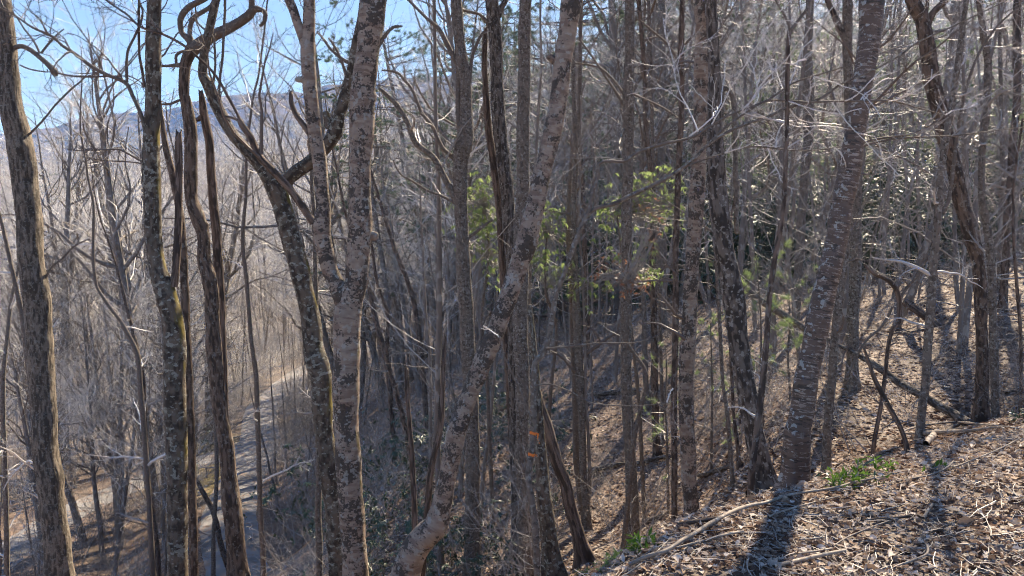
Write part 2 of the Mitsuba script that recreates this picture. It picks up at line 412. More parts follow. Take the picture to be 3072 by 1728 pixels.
i, j = np.meshgrid(np.arange(len(rows) - 1), np.arange(nr - 1), indexing='ij')
q = np.stack([i * nr + j, i * nr + j + 1, (i + 1) * nr + j + 1, (i + 1) * nr + j], -1).reshape(-1, 4)


def f_ridge(p, n, uv):
    c = mix((0.15, 0.13, 0.12), (0.22, 0.195, 0.18), fbm(p.x * 0.09, p.y * 0.09, p.z * 0.14))
    return mix(c, (0.08, 0.09, 0.07), 0.6 * smoothstep(0.55, 0.66, fbm(p.x * 0.014, p.y * 0.014, p.z * 0.02 + 3.0)))


bark('far_woodland', f_ridge, rough=1.0, spec=0.0)
scene['mountain_ridge'] = mikit.ply((np.stack([X2, dist, Z], -1).reshape(-1, 3), np.vstack([q[:, [0, 1, 2]], q[:, [0, 2, 3]]])[:, ::-1]), 'far_woodland', smooth=True)
labels['mountain_ridge'] = {'kind': 'structure', 'label': 'long wooded mountain ridge fading blue across the valley'}
# ------------------------------------------------------------------ the forest behind: prototypes, each a trunk and a crown, and their copies
def trunk_line(rng, h, r, lean=0.05, n=12, wig=0.012):
    z = np.linspace(-0.5, h, n)
    off = np.cumsum(rng.normal(size=(n, 2)) * wig * h / n * 3, axis=0) + np.outer(z, rng.normal(size=2) * lean)
    p = np.concatenate([off - off[1], z[:, None]], 1)
    return p[None], (r * np.clip(1 - z / h, 0, 1) ** 0.75 + 0.012)[None]


def canopy_tree(seed, h, r, l1=22, l2=110, l3=420, l4=700, t0=0.35, up=0.10, sides=7, rm=1.0):
    rng = np.random.default_rng(seed)
    tr = trunk_line(rng, h, r)
    a = grow(tr, l1, t0, 0.98, 0.43, (28, 65), 9, rng, up=up, wig=0.21, rk=0.5)
    b = grow((np.concatenate([a[0]]), a[1]), l2, 0.15, 0.95, 0.50, (25, 60), 6, rng, up=up * 0.7, wig=0.2, rk=0.6, rmin=0.012 * rm)
    c = grow(b, l3, 0.1, 1.0, 0.6, (25, 65), 5, rng, up=0.06, wig=0.24, rk=0.6, rmin=0.0085 * rm)
    parts = [tubes(*b, 3), tubes(*c, 3)]
    if l4:
        parts.append(tubes(*grow(c, l4, 0.1, 1.0, 0.6, (25, 60), 3, rng, up=0.04, wig=0.24, rmin=0.006 * rm), 3))
    return tubes(*tr, sides), tubes(*a, 5), join(parts)


def far_tree(seed, h, r, l1, l2, l3, rm=1.6):
    rng = np.random.default_rng(seed)
    tr = trunk_line(rng, h, r, n=6)
    a = grow(tr, l1, 0.12, 0.98, 0.46, (30, 65), 4, rng, up=0.16, wig=0.26, rk=0.5, rmin=0.01)
    b = grow(a, l2, 0.1, 0.95, 0.55, (25, 60), 4, rng, up=0.1, wig=0.24, rmin=0.008 * rm)
    c = grow(b, l3, 0.05, 1.0, 0.6, (25, 65), 3, rng, up=0.06, wig=0.3, rmin=0.0065 * rm)
    return tubes(*tr, 4), join([tubes(*a, 4), tubes(*b, 3), tubes(*c, 3)])


def spray_tree(seed, h, r, l1=26, l2=100, l3=240, t0=0.12):
    """A slender understorey tree with level, zigzag sprays."""
    rng = np.random.default_rng(seed)
    tr = trunk_line(rng, h, r, 0.08, wig=0.02)
    a = grow(tr, l1, t0, 0.97, 0.40, (38, 75), 8, rng, up=0.06, wig=0.17, rk=0.22, flat=0.9, rmin=0.0028)
    b = grow(a, l2, 0.15, 1.0, 0.42, (30, 65), 6, rng, up=0.0, wig=0.2, rk=0.5, flat=0.6, rmin=0.002)
    c = grow(b, l3, 0.1, 1.0, 0.5, (30, 60), 4, rng, up=0.03, wig=0.22, rk=0.6, flat=0.8, rmin=0.0016)
    return tubes(*tr, 6), join([tubes(*a, 4), tubes(*b, 3), tubes(*c, 3)])


def thicket(seed, h, stems=7, l2=70, l3=200):
    rng = np.random.default_rng(seed)
    n = 8
    base = np.zeros((stems, n, 3)); d = unit(np.concatenate([rng.normal(size=(stems, 2)) * 0.35, np.ones((stems, 1))], 1))
    base[:, 0] = np.concatenate([rng.normal(size=(stems, 2)) * 0.18, np.full((stems, 1), -0.15)], 1)
    hh = h * rng.uniform(0.5, 1.1, stems)
    for k in range(1, n):
        d = unit(d + rng.normal(size=(stems, 3)) * 0.12)
        base[:, k] = base[:, k - 1] + d * (hh / (n - 1))[:, None]
    rad = 0.012 * np.linspace(1, 0.3, n)[None] * rng.uniform(0.6, 1.5, stems)[:, None]
    b = grow((base, rad), l2, 0.2, 1.0, 0.45, (30, 70), 6, rng, up=0.04, wig=0.2, rmin=0.003)
    c = grow(b, l3, 0.15, 1.0, 0.5, (30, 65), 4, rng, up=0.03, wig=0.22, rmin=0.0025)
    return tubes(base, rad, 4), join([tubes(*b, 3), tubes(*c, 3)])


def needle_tuft(n, ln, w, rng, cone=1.0):
    """A spray of flat needles round the origin pointing along +x."""
    d = unit(np.stack([np.full(n, 0.75), rng.normal(size=n) * cone, rng.normal(size=n) * cone], -1))
    s = unit(np.cross(d, rng.normal(size=(n, 3)))) * w
    l = ln * rng.uniform(0.7, 1.1, n)[:, None]
    v = np.stack([s * 0.5, -s * 0.5, d * l], 1).reshape(-1, 3)
    return v, np.arange(3 * n).reshape(-1, 3)


def pine_tree(seed, h, r, whorls=16, t0=0.35, tufts=900, spread=0.22, n=12, ln=0.16, w=0.012, flat=0.35, droop=0.02):
    rng = np.random.default_rng(seed)
    tr = trunk_line(rng, h, r, 0.03)
    a = grow(tr, whorls * 4, t0, 0.99, spread, (65, 95), 7, rng, up=droop, wig=0.1, rk=0.4, flat=0.5, rmin=0.006)
    b = grow(a, whorls * 14, 0.3, 1.0, 0.4, (30, 60), 4, rng, up=0.02, wig=0.15, flat=flat, rmin=0.005)
    idx = rng.integers(0, len(b[0]), tufts)
    s = rng.uniform(0.3, 1, tufts) * 2.999
    i = s.astype(int); f = (s - i)[:, None]
    pos = b[0][idx, i] * (1 - f) + b[0][idx, i + 1] * f
    x = unit(b[0][idx, i + 1] - b[0][idx, i] + rng.normal(size=(tufts, 3)) * 0.35 * np.linalg.norm(b[0][idx, i + 1] - b[0][idx, i], axis=1)[:, None])
    tv, tf = needle_tuft(n, ln, w, rng)
    needles = scatter(tv, tf, pos, x, rng.normal(size=(tufts, 3)) + [0, 0, 2], rng.uniform(0.7, 1.3, tufts))
    return tubes(*tr, 7), join([tubes(*a, 4), tubes(*b, 3)]), needles


def leafy_shrub(seed, h, w, stems=14, whorls=150, per=8, ln=0.13, droop=0.35):
    """Rhododendron: crooked stems that end in rosettes of long leaves."""
    rng = np.random.default_rng(seed)
    n = 7
    base = np.zeros((stems, n, 3)); d = unit(np.concatenate([rng.normal(size=(stems, 2)) * 0.6 * w / h, np.ones((stems, 1))], 1))
    base[:, 0] = np.concatenate([rng.normal(size=(stems, 2)) * 0.15 * w, np.full((stems, 1), -0.2)], 1)
    hh = h * rng.uniform(0.6, 1.15, stems)
    for k in range(1, n):
        d = unit(d + rng.normal(size=(stems, 3)) * 0.16)
        base[:, k] = base[:, k - 1] + d * (hh / (n - 1))[:, None]
    rad = 0.016 * np.linspace(1, 0.35, n)[None] * np.ones((stems, 1))
    b = grow((base, rad), whorls, 0.25, 1.0, 0.33, (25, 75), 5, rng, up=0.06, wig=0.2, rmin=0.004)
    tip = b[0][:, -1]; ax = unit(b[0][:, -1] - b[0][:, -2])
    pos = np.repeat(tip, per, 0)
    axr = np.repeat(ax, per, 0)
    sd = unit(np.cross(axr, rng.normal(size=axr.shape)))
    x = sd + 0.25 * axr + [0, 0, -droop] + rng.normal(size=axr.shape) * 0.15
    lv = scatter(LONG_V, LONG_F, pos, x, axr + [0, 0, 0.6], ln * rng.uniform(0.6, 1.2, len(pos)))
    return tubes(base, rad, 4), tubes(*b, 3), lv


def proto(name, parts):
    """A shapegroup; parts: [(part name, mesh, bsdf)]."""
    scene[name] = {'type': 'shapegroup', **{k: mikit.ply(m, b, smooth=sm) for k, m, b, sm in parts}}


def inst(key, src, x, y, z, yaw, s=1.0, tilt=(0, 0)):
    scene[key] = {'type': 'instance', 'ref': {'type': 'ref', 'id': src},
                  'to_world': T().translate([x, y, z]).rotate([0, 0, 1], yaw).rotate([1, 0, 0], tilt[0]).rotate([0, 1, 0], tilt[1]).scale(s)}


POL, GUL, UND = [], [], []
CAN, SPR, THK, FARC, DIST, PIN, HEM, RHO = [], [], [], [], [], [], [], []
for k in range(5):
    t, a, c = canopy_tree(100 + k, 19, 0.16 + 0.03 * k, l1=26, l2=130, l3=400, l4=520, t0=(0.22, 0.35, 0.18, 0.4, 0.28)[k])
    proto(f'canopy_{k}', [('trunk', t, 'bark_far', True), ('limbs', a, 'bark_far', True), ('crown', c, ('twig_pale', 'twig_pale', 'twig_pale', 'twig_brown', 'twig_pale')[k], True)]); CAN.append(f'canopy_{k}')
for k in range(4):
    t, c = spray_tree(200 + k, 7.5, 0.045 + 0.012 * k)
    proto(f'spray_{k}', [('trunk', t, 'bark_far', True), ('crown', c, ('twig_grey', 'twig_brown')[k % 2], True)]); SPR.append(f'spray_{k}')
for k in range(3):
    t, c = spray_tree(250 + k, 9.5, 0.03 + 0.008 * k, l1=14, l2=40, l3=90, t0=0.35)
    proto(f'pole_{k}', [('trunk', t, 'bark_far', True), ('crown', c, 'twig_grey', True)]); POL.append(f'pole_{k}')
for k in range(4):
    t, c = thicket(300 + k, 2.6)
    proto(f'brush_{k}', [('stem', t, 'twig_brown', True), ('crown', c, ('twig_grey', 'twig_brown')[k % 2], True)]); THK.append(f'brush_{k}')
for k in range(4):
    t, c = far_tree(400 + k, 17, 0.13, 18, 70, 330)
    proto(f'far_{k}', [('trunk', t, 'bark_far', True), ('crown', c, ('twig_pale', 'twig_grey', 'twig_pale', 'twig_pale')[k], True)]); FARC.append(f'far_{k}')
for k in range(3):
    t, c = far_tree(450 + k, 17, 0.25, 12, 30, 90, 2.4)
    proto(f'distant_{k}', [('trunk', t, 'bark_far', True), ('crown', c, ('twig_pale', 'twig_brown')[k % 2], True)]); DIST.append(f'distant_{k}')
for k in range(3):
    t, b, n = pine_tree(500 + k, 22, 0.2, tufts=3600, ln=0.17, w=0.012)
    proto(f'pine_{k}', [('trunk', t, 'bark_far', True), ('crown', b, 'twig_dark', True), ('needles', n, 'needle_blue', False)]); PIN.append(f'pine_{k}')
for k in range(3):
    t, b, n = pine_tree(600 + k, 13, 0.14, whorls=26, t0=0.12, tufts=3600, spread=0.26, n=9, ln=0.16, w=0.022, flat=0.3, droop=-0.03)
    proto(f'hemlock_{k}', [('trunk', t, 'bark_far', True), ('crown', b, 'twig_dark', True), ('needles', n, 'needle_green' if k == 1 else 'needle_blue', False)]); HEM.append(f'hemlock_{k}')
for k in range(4):
    s, b, l = leafy_shrub(700 + k, 2.4, 2.6, stems=18, whorls=330, ln=0.15)
    proto(f'rhodo_{k}', [('stem', s, 'twig_brown', True), ('twigs', b, 'twig_brown', True), ('leaves', l, ('leaf_glossy', 'leaf_dark')[k % 2], False)]); RHO.append(f'rhodo_{k}')

for k in range(3):
    s, b, l = leafy_shrub(750 + k, 2.0, 2.2, stems=10, whorls=90, ln=0.14)
    proto(f'gully_{k}', [('stem', s, 'twig_brown', True), ('twigs', b, 'twig_brown', True), ('leaves', l, ('leaf_glossy', 'leaf_dark')[k % 2], False)]); GUL.append(f'gully_{k}')
RNG = np.random.default_rng(7)


def spots(n, u0, u1, d0, d1, gap, seed, road_gap=3.2, tries=40):
    """n places ahead of the camera, spread evenly over depth and width, off the road and apart from one another."""
    rng, out = np.random.default_rng(seed), []
    for _ in range(n * tries):
        if len(out) == n: break
        d = math.sqrt(rng.uniform(d0 * d0, d1 * d1))
        x = (rng.uniform(u0, u1) - 1536) / FP * d
        if TREE_OF_TRACK.query([x, d])[0] < road_gap: continue
        if any((x - a) ** 2 + (d - b) ** 2 < gap * gap for a, b in out): continue
        out.append((x, d))
    xy = np.array(out)
    return [(x, y, z) for (x, y), z in zip(out, height(xy[:, 0], xy[:, 1]))]


MARKS = [(-9999, ''), (110, 'ridged tree'), (500, 'lichen tree'), (640, 'crooked tree'), (900, 'mossy leaning tree'), (1050, 'forked trunk'), (1395, 'speckled tree'), (1565, 'plated trunk'), (1885, 'clean grey trunk'),
         (2080, 'blotched trunk'), (2200, 'dark leaning trunk'), (2480, 'flecked tree'), (2880, 'brown leaning tree'), (9999, '')]


def whereabouts(x, y, z):
    f = y * math.cos(PITCH) - z * math.sin(PITCH)
    u = 1536 + x / f * FP
    for (a, na_), (b, nb_) in zip(MARKS[:-1], MARKS[1:]):
        if a <= u < b:
            return f'left of the {nb_}' if not na_ else f'right of the {na_}' if not nb_ else f'between {na_} and {nb_}'


def stand(name, src, pts, label, cat, group, smin, smax, seed, tilt=4):
    rng = np.random.default_rng(seed)
    for k, (x, y, z) in enumerate(pts):
        key = thing(name, f'{label}, {whereabouts(x, y, z)}', cat, group)
        inst(key, src[int(rng.integers(len(src)))], x, y, z - 0.1, rng.uniform(0, 360), rng.uniform(smin, smax), tuple(rng.normal(size=2) * tilt))


def mass(name, label, pts_src, seed, smin, smax):
    rng = np.random.default_rng(seed)
    labels[name] = {'kind': 'stuff', 'label': label}
    k = 1
    for src, pts in pts_src:
        for x, y, z in pts:
            inst(f'{name}__{k:03d}', src[int(rng.integers(len(src)))], x, y, z - 0.3, rng.uniform(0, 360), rng.uniform(smin, smax), tuple(rng.normal(size=2) * 3)); k += 1


# the valley on the left: bare trees you look down on
stand('valley_tree', CAN, spots(130, -300, 1500, 42, 110, 2.2, 11, 3.2), 'bare grey tree in the valley thicket', 'tree', 'bare trees of the valley beyond the road', 0.55, 1.0, 12)
stand('tall_valley_tree', CAN, spots(9, 120, 1050, 36, 56, 3.0, 51), 'tall bare valley tree against the sky', 'tree', 'tall valley trees against the sky', 1.2, 1.4, 52)
stand('tall_bare_tree', CAN, spots(12, 1150, 2200, 34, 60, 3.0, 53), 'tall bare tree reaching above the ridge', 'tree', 'tall bare trees above the ridge', 1.0, 1.25, 54)
stand('slope_tree', CAN, spots(8, 1250, 1750, 20, 46, 2.4, 13) + spots(14, 950, 1750, 46, 70, 2.4, 113), 'thin bare tree on the middle slope', 'tree', 'bare trees on the middle slope', 0.5, 0.85, 14)
stand('hollow_tree', CAN, spots(32, 1650, 3300, 24, 70, 2.4, 15), 'straight bare tree across the hollow', 'tree', 'bare trees across the hollow', 0.65, 1.05, 16)
stand('roadside_tree', CAN, spots(20, -50, 800, 33, 46, 1.6, 17, 2.4), 'slim bare tree beside the road', 'tree', 'slim trees beside the road', 0.45, 0.75, 18)
stand('understorey_tree', SPR, spots(30, 1250, 3250, 13, 36, 1.6, 19), 'slender twiggy understorey tree in the hollow', 'small tree', 'twiggy understorey trees', 0.7, 1.25, 20)
stand('valley_sapling', SPR, spots(50, -200, 1350, 30, 60, 1.4, 21, 2.2) + spots(44, 620, 1020, 57, 100, 1.5, 61, 1.9), 'slender bare sapling near the road', 'small tree', 'saplings near the road', 0.7, 1.2, 22)
stand('pole_sapling', POL, spots(112, 1250, 3200, 12, 45, 1.2, 71), 'thin straight pole sapling in the hollow', 'small tree', 'pole saplings in the hollow', 0.7, 1.3, 72, 3)
stand('gully_brush', THK, spots(9, 950, 1600, 9, 24, 1.2, 73), 'bare brush in the shaded gully', 'brush', 'bare brush in the gully', 0.5, 0.9, 74)
stand('brush', THK, spots(46, 1450, 3200, 9.5, 26, 1.1, 23), 'bare brush on the hollow floor', 'brush', 'bare brush in the hollow', 0.45, 0.9, 24)
stand('verge_brush', THK, spots(60, 0, 1200, 31, 80, 1.3, 25, 1.9) + spots(34, -100, 720, 31, 50, 1.2, 75, 1.7) + spots(16, 770, 940, 48, 64, 0.9, 76, 1.5), 'bare brush along the road', 'brush', 'bare brush along the road', 0.9, 1.7, 26)
stand('pine_tree', PIN, spots(16, 1150, 2100, 38, 60, 3.5, 27) + spots(10, 1250, 2350, 60, 120, 4, 127) + spots(3, 150, 420, 130, 190, 6, 28), 'tall pine with dark layered boughs', 'pine tree', 'pines behind the bare trees', 0.85, 1.15, 29)
stand('hemlock_tree', HEM, spots(40, 2150, 3350, 38, 80, 2.4, 31) + spots(8, 1500, 2150, 32, 60, 3, 32), 'grey green hemlock with layered sprays', 'hemlock tree', 'hemlocks behind the bare trunks', 0.7, 1.2, 33)
stand('tall_hemlock', HEM, spots(14, 1350, 2200, 44, 85, 3.5, 231), 'tall soft green hemlock crown behind the trunks', 'hemlock tree', 'tall hemlocks behind the centre trunks', 1.3, 1.7, 233)
stand('rhododendron', RHO, spots(92, 2050, 3300, 30, 50, 1.3, 35), 'dark glossy rhododendron across the hollow', 'shrub', 'rhododendrons across the hollow', 1.2, 2.1, 36)
stand('laurel_shrub', GUL, spots(20, 1050, 1620, 12, 24, 1.4, 37), 'dark glossy shrub in the shaded gully', 'shrub', 'glossy shrubs in the gully', 0.6, 1.05, 38)
for k in range(2):
    t, c = thicket(330 + k, 3.2, stems=9, l2=60, l3=150)
    proto(f'undergrowth_{k}', [('stem', t, 'twig_grey', True), ('crown', c, 'twig_pale', True)]); UND.append(f'undergrowth_{k}')
mass('undergrowth', 'silvery bare undergrowth filling the valley floor', [(UND, spots(400, -300, 1150, 32, 125, 1.0, 47, 2.1)), (UND, spots(170, 620, 1020, 57, 104, 1.0, 147, 1.8))], 48, 0.8, 1.6)
mass('hollow_undergrowth', 'thin bare undergrowth on the floor of the hollow', [(UND, spots(90, 1250, 3200, 10.5, 40, 1.0, 49))], 50, 0.25, 0.5)
mass('far_woods', 'grey bare woods covering the far slopes as one mass', [
    (FARC, spots(420, -300, 1500, 100, 200, 3.0, 41)), (FARC, spots(520, -300, 1600, 190, 420, 4.5, 42)), (FARC, spots(300, 1500, 3300, 68, 150, 3.0, 43)), (FARC, spots(260, 1500, 3300, 140, 330, 4.5, 44)),
    (DIST, spots(900, -400, 3300, 400, 1000, 6, 45))], 46, 0.75, 1.15)
# ------------------------------------------------------------------ the big trees, each traced as stems of its own
RELIEF = {'bark_ridged': (30, 3.0, .016), 'bark_mossy': (22, 6, .010), 'bark_blotchy': (9, 6, .006), 'bark_banded': (9, 22, .004), 'bark_furrowed': (26, 5, .014),
          'bark_grey': (10, 7, .004), 'bark_reddish': (26, 3.5, .013), 'wood_bare': (24, 2.5, .009), 'bark_limb': (16, 9, .008), 'stick_bark': (14, 7, .005)}


def wood_mesh(pts, rad, kind, seed, close=True, detail=1.0, foot=None):
    """A round stem along pts (n, 3) with radii rad, its surface displaced like the bark; uv in metres."""
    d = max(3.0, float(np.median(pts[:, 1])))
    ln = np.linalg.norm(np.diff(pts, axis=0), axis=1).sum()
    px = d / (FP / 3)
    n = int(np.clip(ln / (1.7 * px * detail), 8, 420))
    full = spline(np.column_stack([pts, rad]), n)
    p, r = full[:, :3], full[:, 3]
    rm = max(float(r.mean()), 1e-3)
    s0 = np.r_[0, np.cumsum(np.linalg.norm(np.diff(p, axis=0), axis=1))] + seed * 3.7
    for ax in range(3):                                 # the stem wanders and swells a little, as wood does
        k_ = np.stack([s0 * 1.6, 0 * s0 + ax * 7.3, 0 * s0], -1)
        p[:, ax] += (meshkit.fbm(k_, 3, seed + ax) - 0.5) * r * (0.34 if ax < 2 else 0.1)
    r = r * (1 + 0.20 * (meshkit.fbm(np.stack([s0 * 3.0, 0 * s0, 0 * s0], -1), 3, seed + 9) - 0.5))
    sides = int(np.clip(2 * math.pi * rm / (1.7 * px * detail), 7, 44))
    t = unit(np.gradient(p, axis=0))
    ref = np.array([0, 1.0, 0]) if np.abs(t[:, 1]).mean() < 0.75 else np.array([0, 0, 1.0])
    a = unit(ref - t * (t @ ref)[:, None]); b = np.cross(t, a)
    th = np.linspace(0, 2 * np.pi, sides + 1)
    s = np.r_[0, np.cumsum(np.linalg.norm(np.diff(p, axis=0), axis=1))] + seed * 3.7
    C, S_ = np.cos(th), np.sin(th)
    f, fv, amp = RELIEF[kind]
    R = np.broadcast_to(r[:, None], (n, sides + 1))
    q = np.stack([C[None] * R * f, S_[None] * R * f, np.broadcast_to((s * fv)[:, None], (n, sides + 1))], -1)
    h = meshkit.fbm(q, 3, seed) - 0.5
    if kind in ('bark_ridged', 'bark_furrowed', 'bark_reddish'): h = 0.24 - 2.0 * np.abs(h)
    q2 = np.stack([C[None] * 1.3 + 0 * R, S_[None] * 1.3 + 0 * R, np.broadcast_to((s * 2.2)[:, None], (n, sides + 1))], -1)
    big = meshkit.fbm(q2, 3, seed + 50) - 0.5
    rr_ = R * (1 + 0.15 * big) + np.minimum(amp, 0.22 * R) * h
    kr = np.random.default_rng(seed + 4000)
    for _ in range(int(min(9, 1.1 * ln)) if rm > 0.035 else 0):      # knots and old branch scars
        sk, tk = kr.uniform(s[0], s[-1]), kr.uniform(0, 2 * np.pi)
        wk = kr.uniform(0.35, 0.7) * rm
        da = (np.angle(np.exp(1j * (th - tk))) * rm)[None]
        rr_ = rr_ + kr.uniform(-0.12, 0.34) * rm * np.exp(-(da ** 2 + ((s - sk)[:, None]) ** 2) / (wk * wk))
    if foot is not None:
        hg = np.clip(p[:, 2] - foot, 0, None)[:, None]
        rr_ = rr_ * (1 + 1.0 * np.exp(-hg / (2.3 * rm)) * (0.45 + 0.4 * np.cos(4 * th + seed)[None] + 0.25 * np.cos(7 * th + 2 * seed)[None]))
    v = p[:, None] + rr_[..., None] * (C[None, :, None] * a[:, None] + S_[None, :, None] * b[:, None])
    w = sides + 1
    i, j = np.meshgrid(np.arange(n - 1), np.arange(sides), indexing='ij')
    q = np.stack([i * w + j, i * w + j + 1, (i + 1) * w + j + 1, (i + 1) * w + j], -1).reshape(-1, 4)
    V = v.reshape(-1, 3)
    uv = np.stack([np.broadcast_to(th[None] * rm, (n, w)), np.broadcast_to(s[:, None], (n, w))], -1).reshape(-1, 2)
    F = np.vstack([q[:, [0, 1, 2]], q[:, [0, 2, 3]]])
    if close and kind == 'wood_bare':
        jag = np.random.default_rng(seed + 77).normal(size=sides + 1); jag[-1] = jag[0]
        for q_ in (1, 2, 3):
            V[(n - q_) * w:(n - q_ + 1) * w] += t[-1] * (jag * r[-1] * 1.3 / q_)[:, None]
    if close:                                           # a broken, splintered end
        k = len(V)
        V = np.vstack([V, [p[-1] + t[-1] * r[-1] * 0.4]]); uv = np.vstack([uv, [[0, s[-1]]]])
        e = (n - 1) * w + np.arange(sides)
        F = np.vstack([F, np.stack([e, e + 1, np.full(sides, k)], -1)])
    c = V[F].mean(1); nf = np.cross(V[F[:, 1]] - V[F[:, 0]], V[F[:, 2]] - V[F[:, 0]])
    mid = p[np.clip((F[:, 0] // w), 0, n - 1)]
    if ((c - mid) * nf).sum() < 0: F = F[:, ::-1]
    return (V, F), uv


def trace(pts, d):
    """Traced points (u, v, width in photo pixels[, distance]) to world points and radii."""
    out, r = [], []
    for q in pts:
        dd = q[3] if len(q) > 3 else d
        out.append(P(q[0], q[1], dd)); r.append(q[2] * 0.5 * dd / FP * math.cos(math.atan((q[0] - 1536) / FP)))
    return np.array(out), np.array(r)


TREE_SEED = [0]


def stem(key, part, pts, d, kind, bsdf=None, detail=1.0, label=None):
    p, r = trace(pts, d)
    TREE_SEED[0] += 1
    m, uv = wood_mesh(p, r, kind, TREE_SEED[0], detail=detail)
    put(key, part, m, bsdf or kind, uv=uv, label=label)
    return p, r


def to_ground(p, r, flare=1.35, depth=0.35):
    """The stem's lower end carried on down into the ground."""
    d = unit(p[0] - p[1]); d = unit(d * 0.6 + [0, 0, -0.6])
    a, ra = [], []
    q = p[0].copy()
    for _ in range(60):
        if q[2] < ground_at(q[0], q[1]) - depth: break
        q = q + d * 0.25; a.append(q.copy()); ra.append(r[0] * 1.06)
    if a:
        ra = list(np.array(ra) * np.linspace(1.0, flare, len(ra)))
        return np.vstack([np.array(a)[::-1], p]), np.r_[ra[::-1], r]
    return p, r


def to_top(p, r, h, rng, steps=9):
    """The stem carried on above the frame, tapering, for h more metres."""
    d = unit(p[-1] - p[-3] if len(p) > 2 else p[-1] - p[-2])
    a, q = [], p[-1].copy()
    for k in range(steps):
        d = unit(d + [0, 0, 0.18] + rng.normal(size=3) * 0.06)
        q = q + d * h / steps; a.append(q.copy())
    return np.vstack([p, a]), np.r_[r, np.linspace(r[-1] * 0.96, 0.012, steps)]


def crown(lines, seed, n1=16, n2=60, n3=230, n4=300, t0=0.0, ratio=0.5, up=0.06, angle=(30, 70), ml=None):
    rng = np.random.default_rng(seed)
    Pm = np.stack([spline(np.column_stack([p, r]), 12) for p, r in lines])
    par = (Pm[:, :, :3], Pm[:, :, 3])
    a = grow(par, n1, t0, 0.98, ratio, angle, 9, rng, up=up, wig=0.18, rk=0.55, rmin=0.006)
    b = grow(a, n2, 0.15, 1.0, 0.5, (28, 65), 7, rng, up=up * 0.6, wig=0.2, rk=0.6, rmin=0.004)
    c = grow(b, n3, 0.1, 1.0, 0.5, (28, 65), 5, rng, up=0.03, wig=0.22, rk=0.6, rmin=0.0026)
    out = [tubes(*a, 6), tubes(*b, 4), tubes(*c, 3)]
    if n4: out.append(tubes(*grow(c, n4, 0.1, 1.0, 0.6, (25, 60), 4, rng, up=0.02, wig=0.22, rmin=0.002), 3))
    return join(out)


def big_tree(name, label, pts, d, kind, top=7.0, limbs=(), twig='twig_dark', seed=1, crown_n=14, cat='tree', base=True, detail=1.0, extra=None, flare=1.35, top_line=True, trunk_label=None):
    """pts run from the lowest traced point up. limbs: [(pts, kind, carries on upward for h metres, number of side twigs)]."""
    key = thing(name, label, cat)
    rng = np.random.default_rng(seed)
    TREE_SEED[0] += 1
    p, r = trace(pts, d)
    full, rf = to_ground(p, r, flare) if base else (p, r)
    nb = len(full)
    lines = []
    if top:
        full, rf = to_top(full, rf, top, rng)
        lines.append((full[nb - 1:], rf[nb - 1:]))
    g0 = ground_at(full[0, 0], full[0, 1]) if base else None
    m, uv = wood_mesh(full, rf, kind, TREE_SEED[0], detail=detail, foot=g0)
    put(key, 'trunk', m, kind, uv=uv, label=trunk_label)
    fine = []
    for L in limbs:
        lp, lk, lh, ln = L[:4]
        q, qr = trace(lp, L[4] if len(L) > 4 else d)
        k = len(q)
        if lh: q, qr = to_top(q, qr, lh, rng)
        TREE_SEED[0] += 1
        lm, luv = wood_mesh(q, qr, lk, TREE_SEED[0], detail=detail * 1.2)
        put(key, 'limb', lm, lk, uv=luv)
        if lh: lines.append((q[k - 1:], qr[k - 1:]))
        if ln: fine.append(crown([(q, qr)], seed * 31 + len(fine), n1=ln, n2=ln * 3, n3=ln * 7, n4=ln * 5, t0=0.25, ratio=0.42, up=0.03))
    if lines and crown_n: fine.append(crown(lines, seed * 17 + 3, n1=crown_n, n2=crown_n * 3, n3=crown_n * 7, n4=crown_n * 6))
    if extra: fine += [crown([(full[:nb], rf[:nb])], seed * 13 + 5, n1=extra, n2=extra * 3, n3=extra * 9, n4=extra * 6, t0=0.3, ratio=0.13, up=0.02, angle=(50, 95))]
    if fine: put(key, 'twigs', join(fine), twig, stuff=True)
    return key


R, M, B, G, F_, D, RD_, L_ = 'bark_ridged', 'bark_mossy', 'bark_blotchy', 'bark_grey', 'bark_furrowed', 'wood_bare', 'bark_reddish', 'bark_limb'

big_tree('ridged_tree', 'thick ridged grey brown tree with a broken hooked limb, nearest the left edge',
         [(178, 1760, 92), (168, 1640, 81), (153, 1450, 83), (139, 1350, 79), (126, 1152, 80), (116, 973, 83), (98, 775, 81), (76, 576, 78), (50, 398, 82), (22, 199, 62), (5, 0, 66), (0, -30, 66)], 10.0, R, seed=1,
         limbs=[([(30, 150, 17), (64, 139, 17), (87, 147, 17), (119, 171, 17), (147, 195, 18), (163, 213, 24), (168, 228, 14)], L_, 0, 0),
                ([(172, 219, 5), (185, 222, 6), (254, 231, 6), (318, 229, 5), (378, 228, 4), (430, 252, 3)], L_, 0, 7),
                ([(119, 160, 7), (100, 122, 7), (75, 90, 6), (42, 42, 5), (10, 20, 4)], L_, 0, 4),
                ([(123, 160, 8), (145, 132, 7), (165, 110, 6), (192, 87, 4)], L_, 0, 3),
                ([(85, 405, 8), (131, 358, 7), (167, 314, 6), (207, 274, 6), (258, 227, 5), (278, 191, 4), (296, 170, 2)], L_, 0, 5),
                ([(136, 835, 9), (153, 805, 7), (191, 771, 6), (223, 739, 5), (270, 717, 3)], L_, 0, 0),
                ([(60, 195, 5), (100, 210, 5), (150, 216, 4)], L_, 0, 2)])

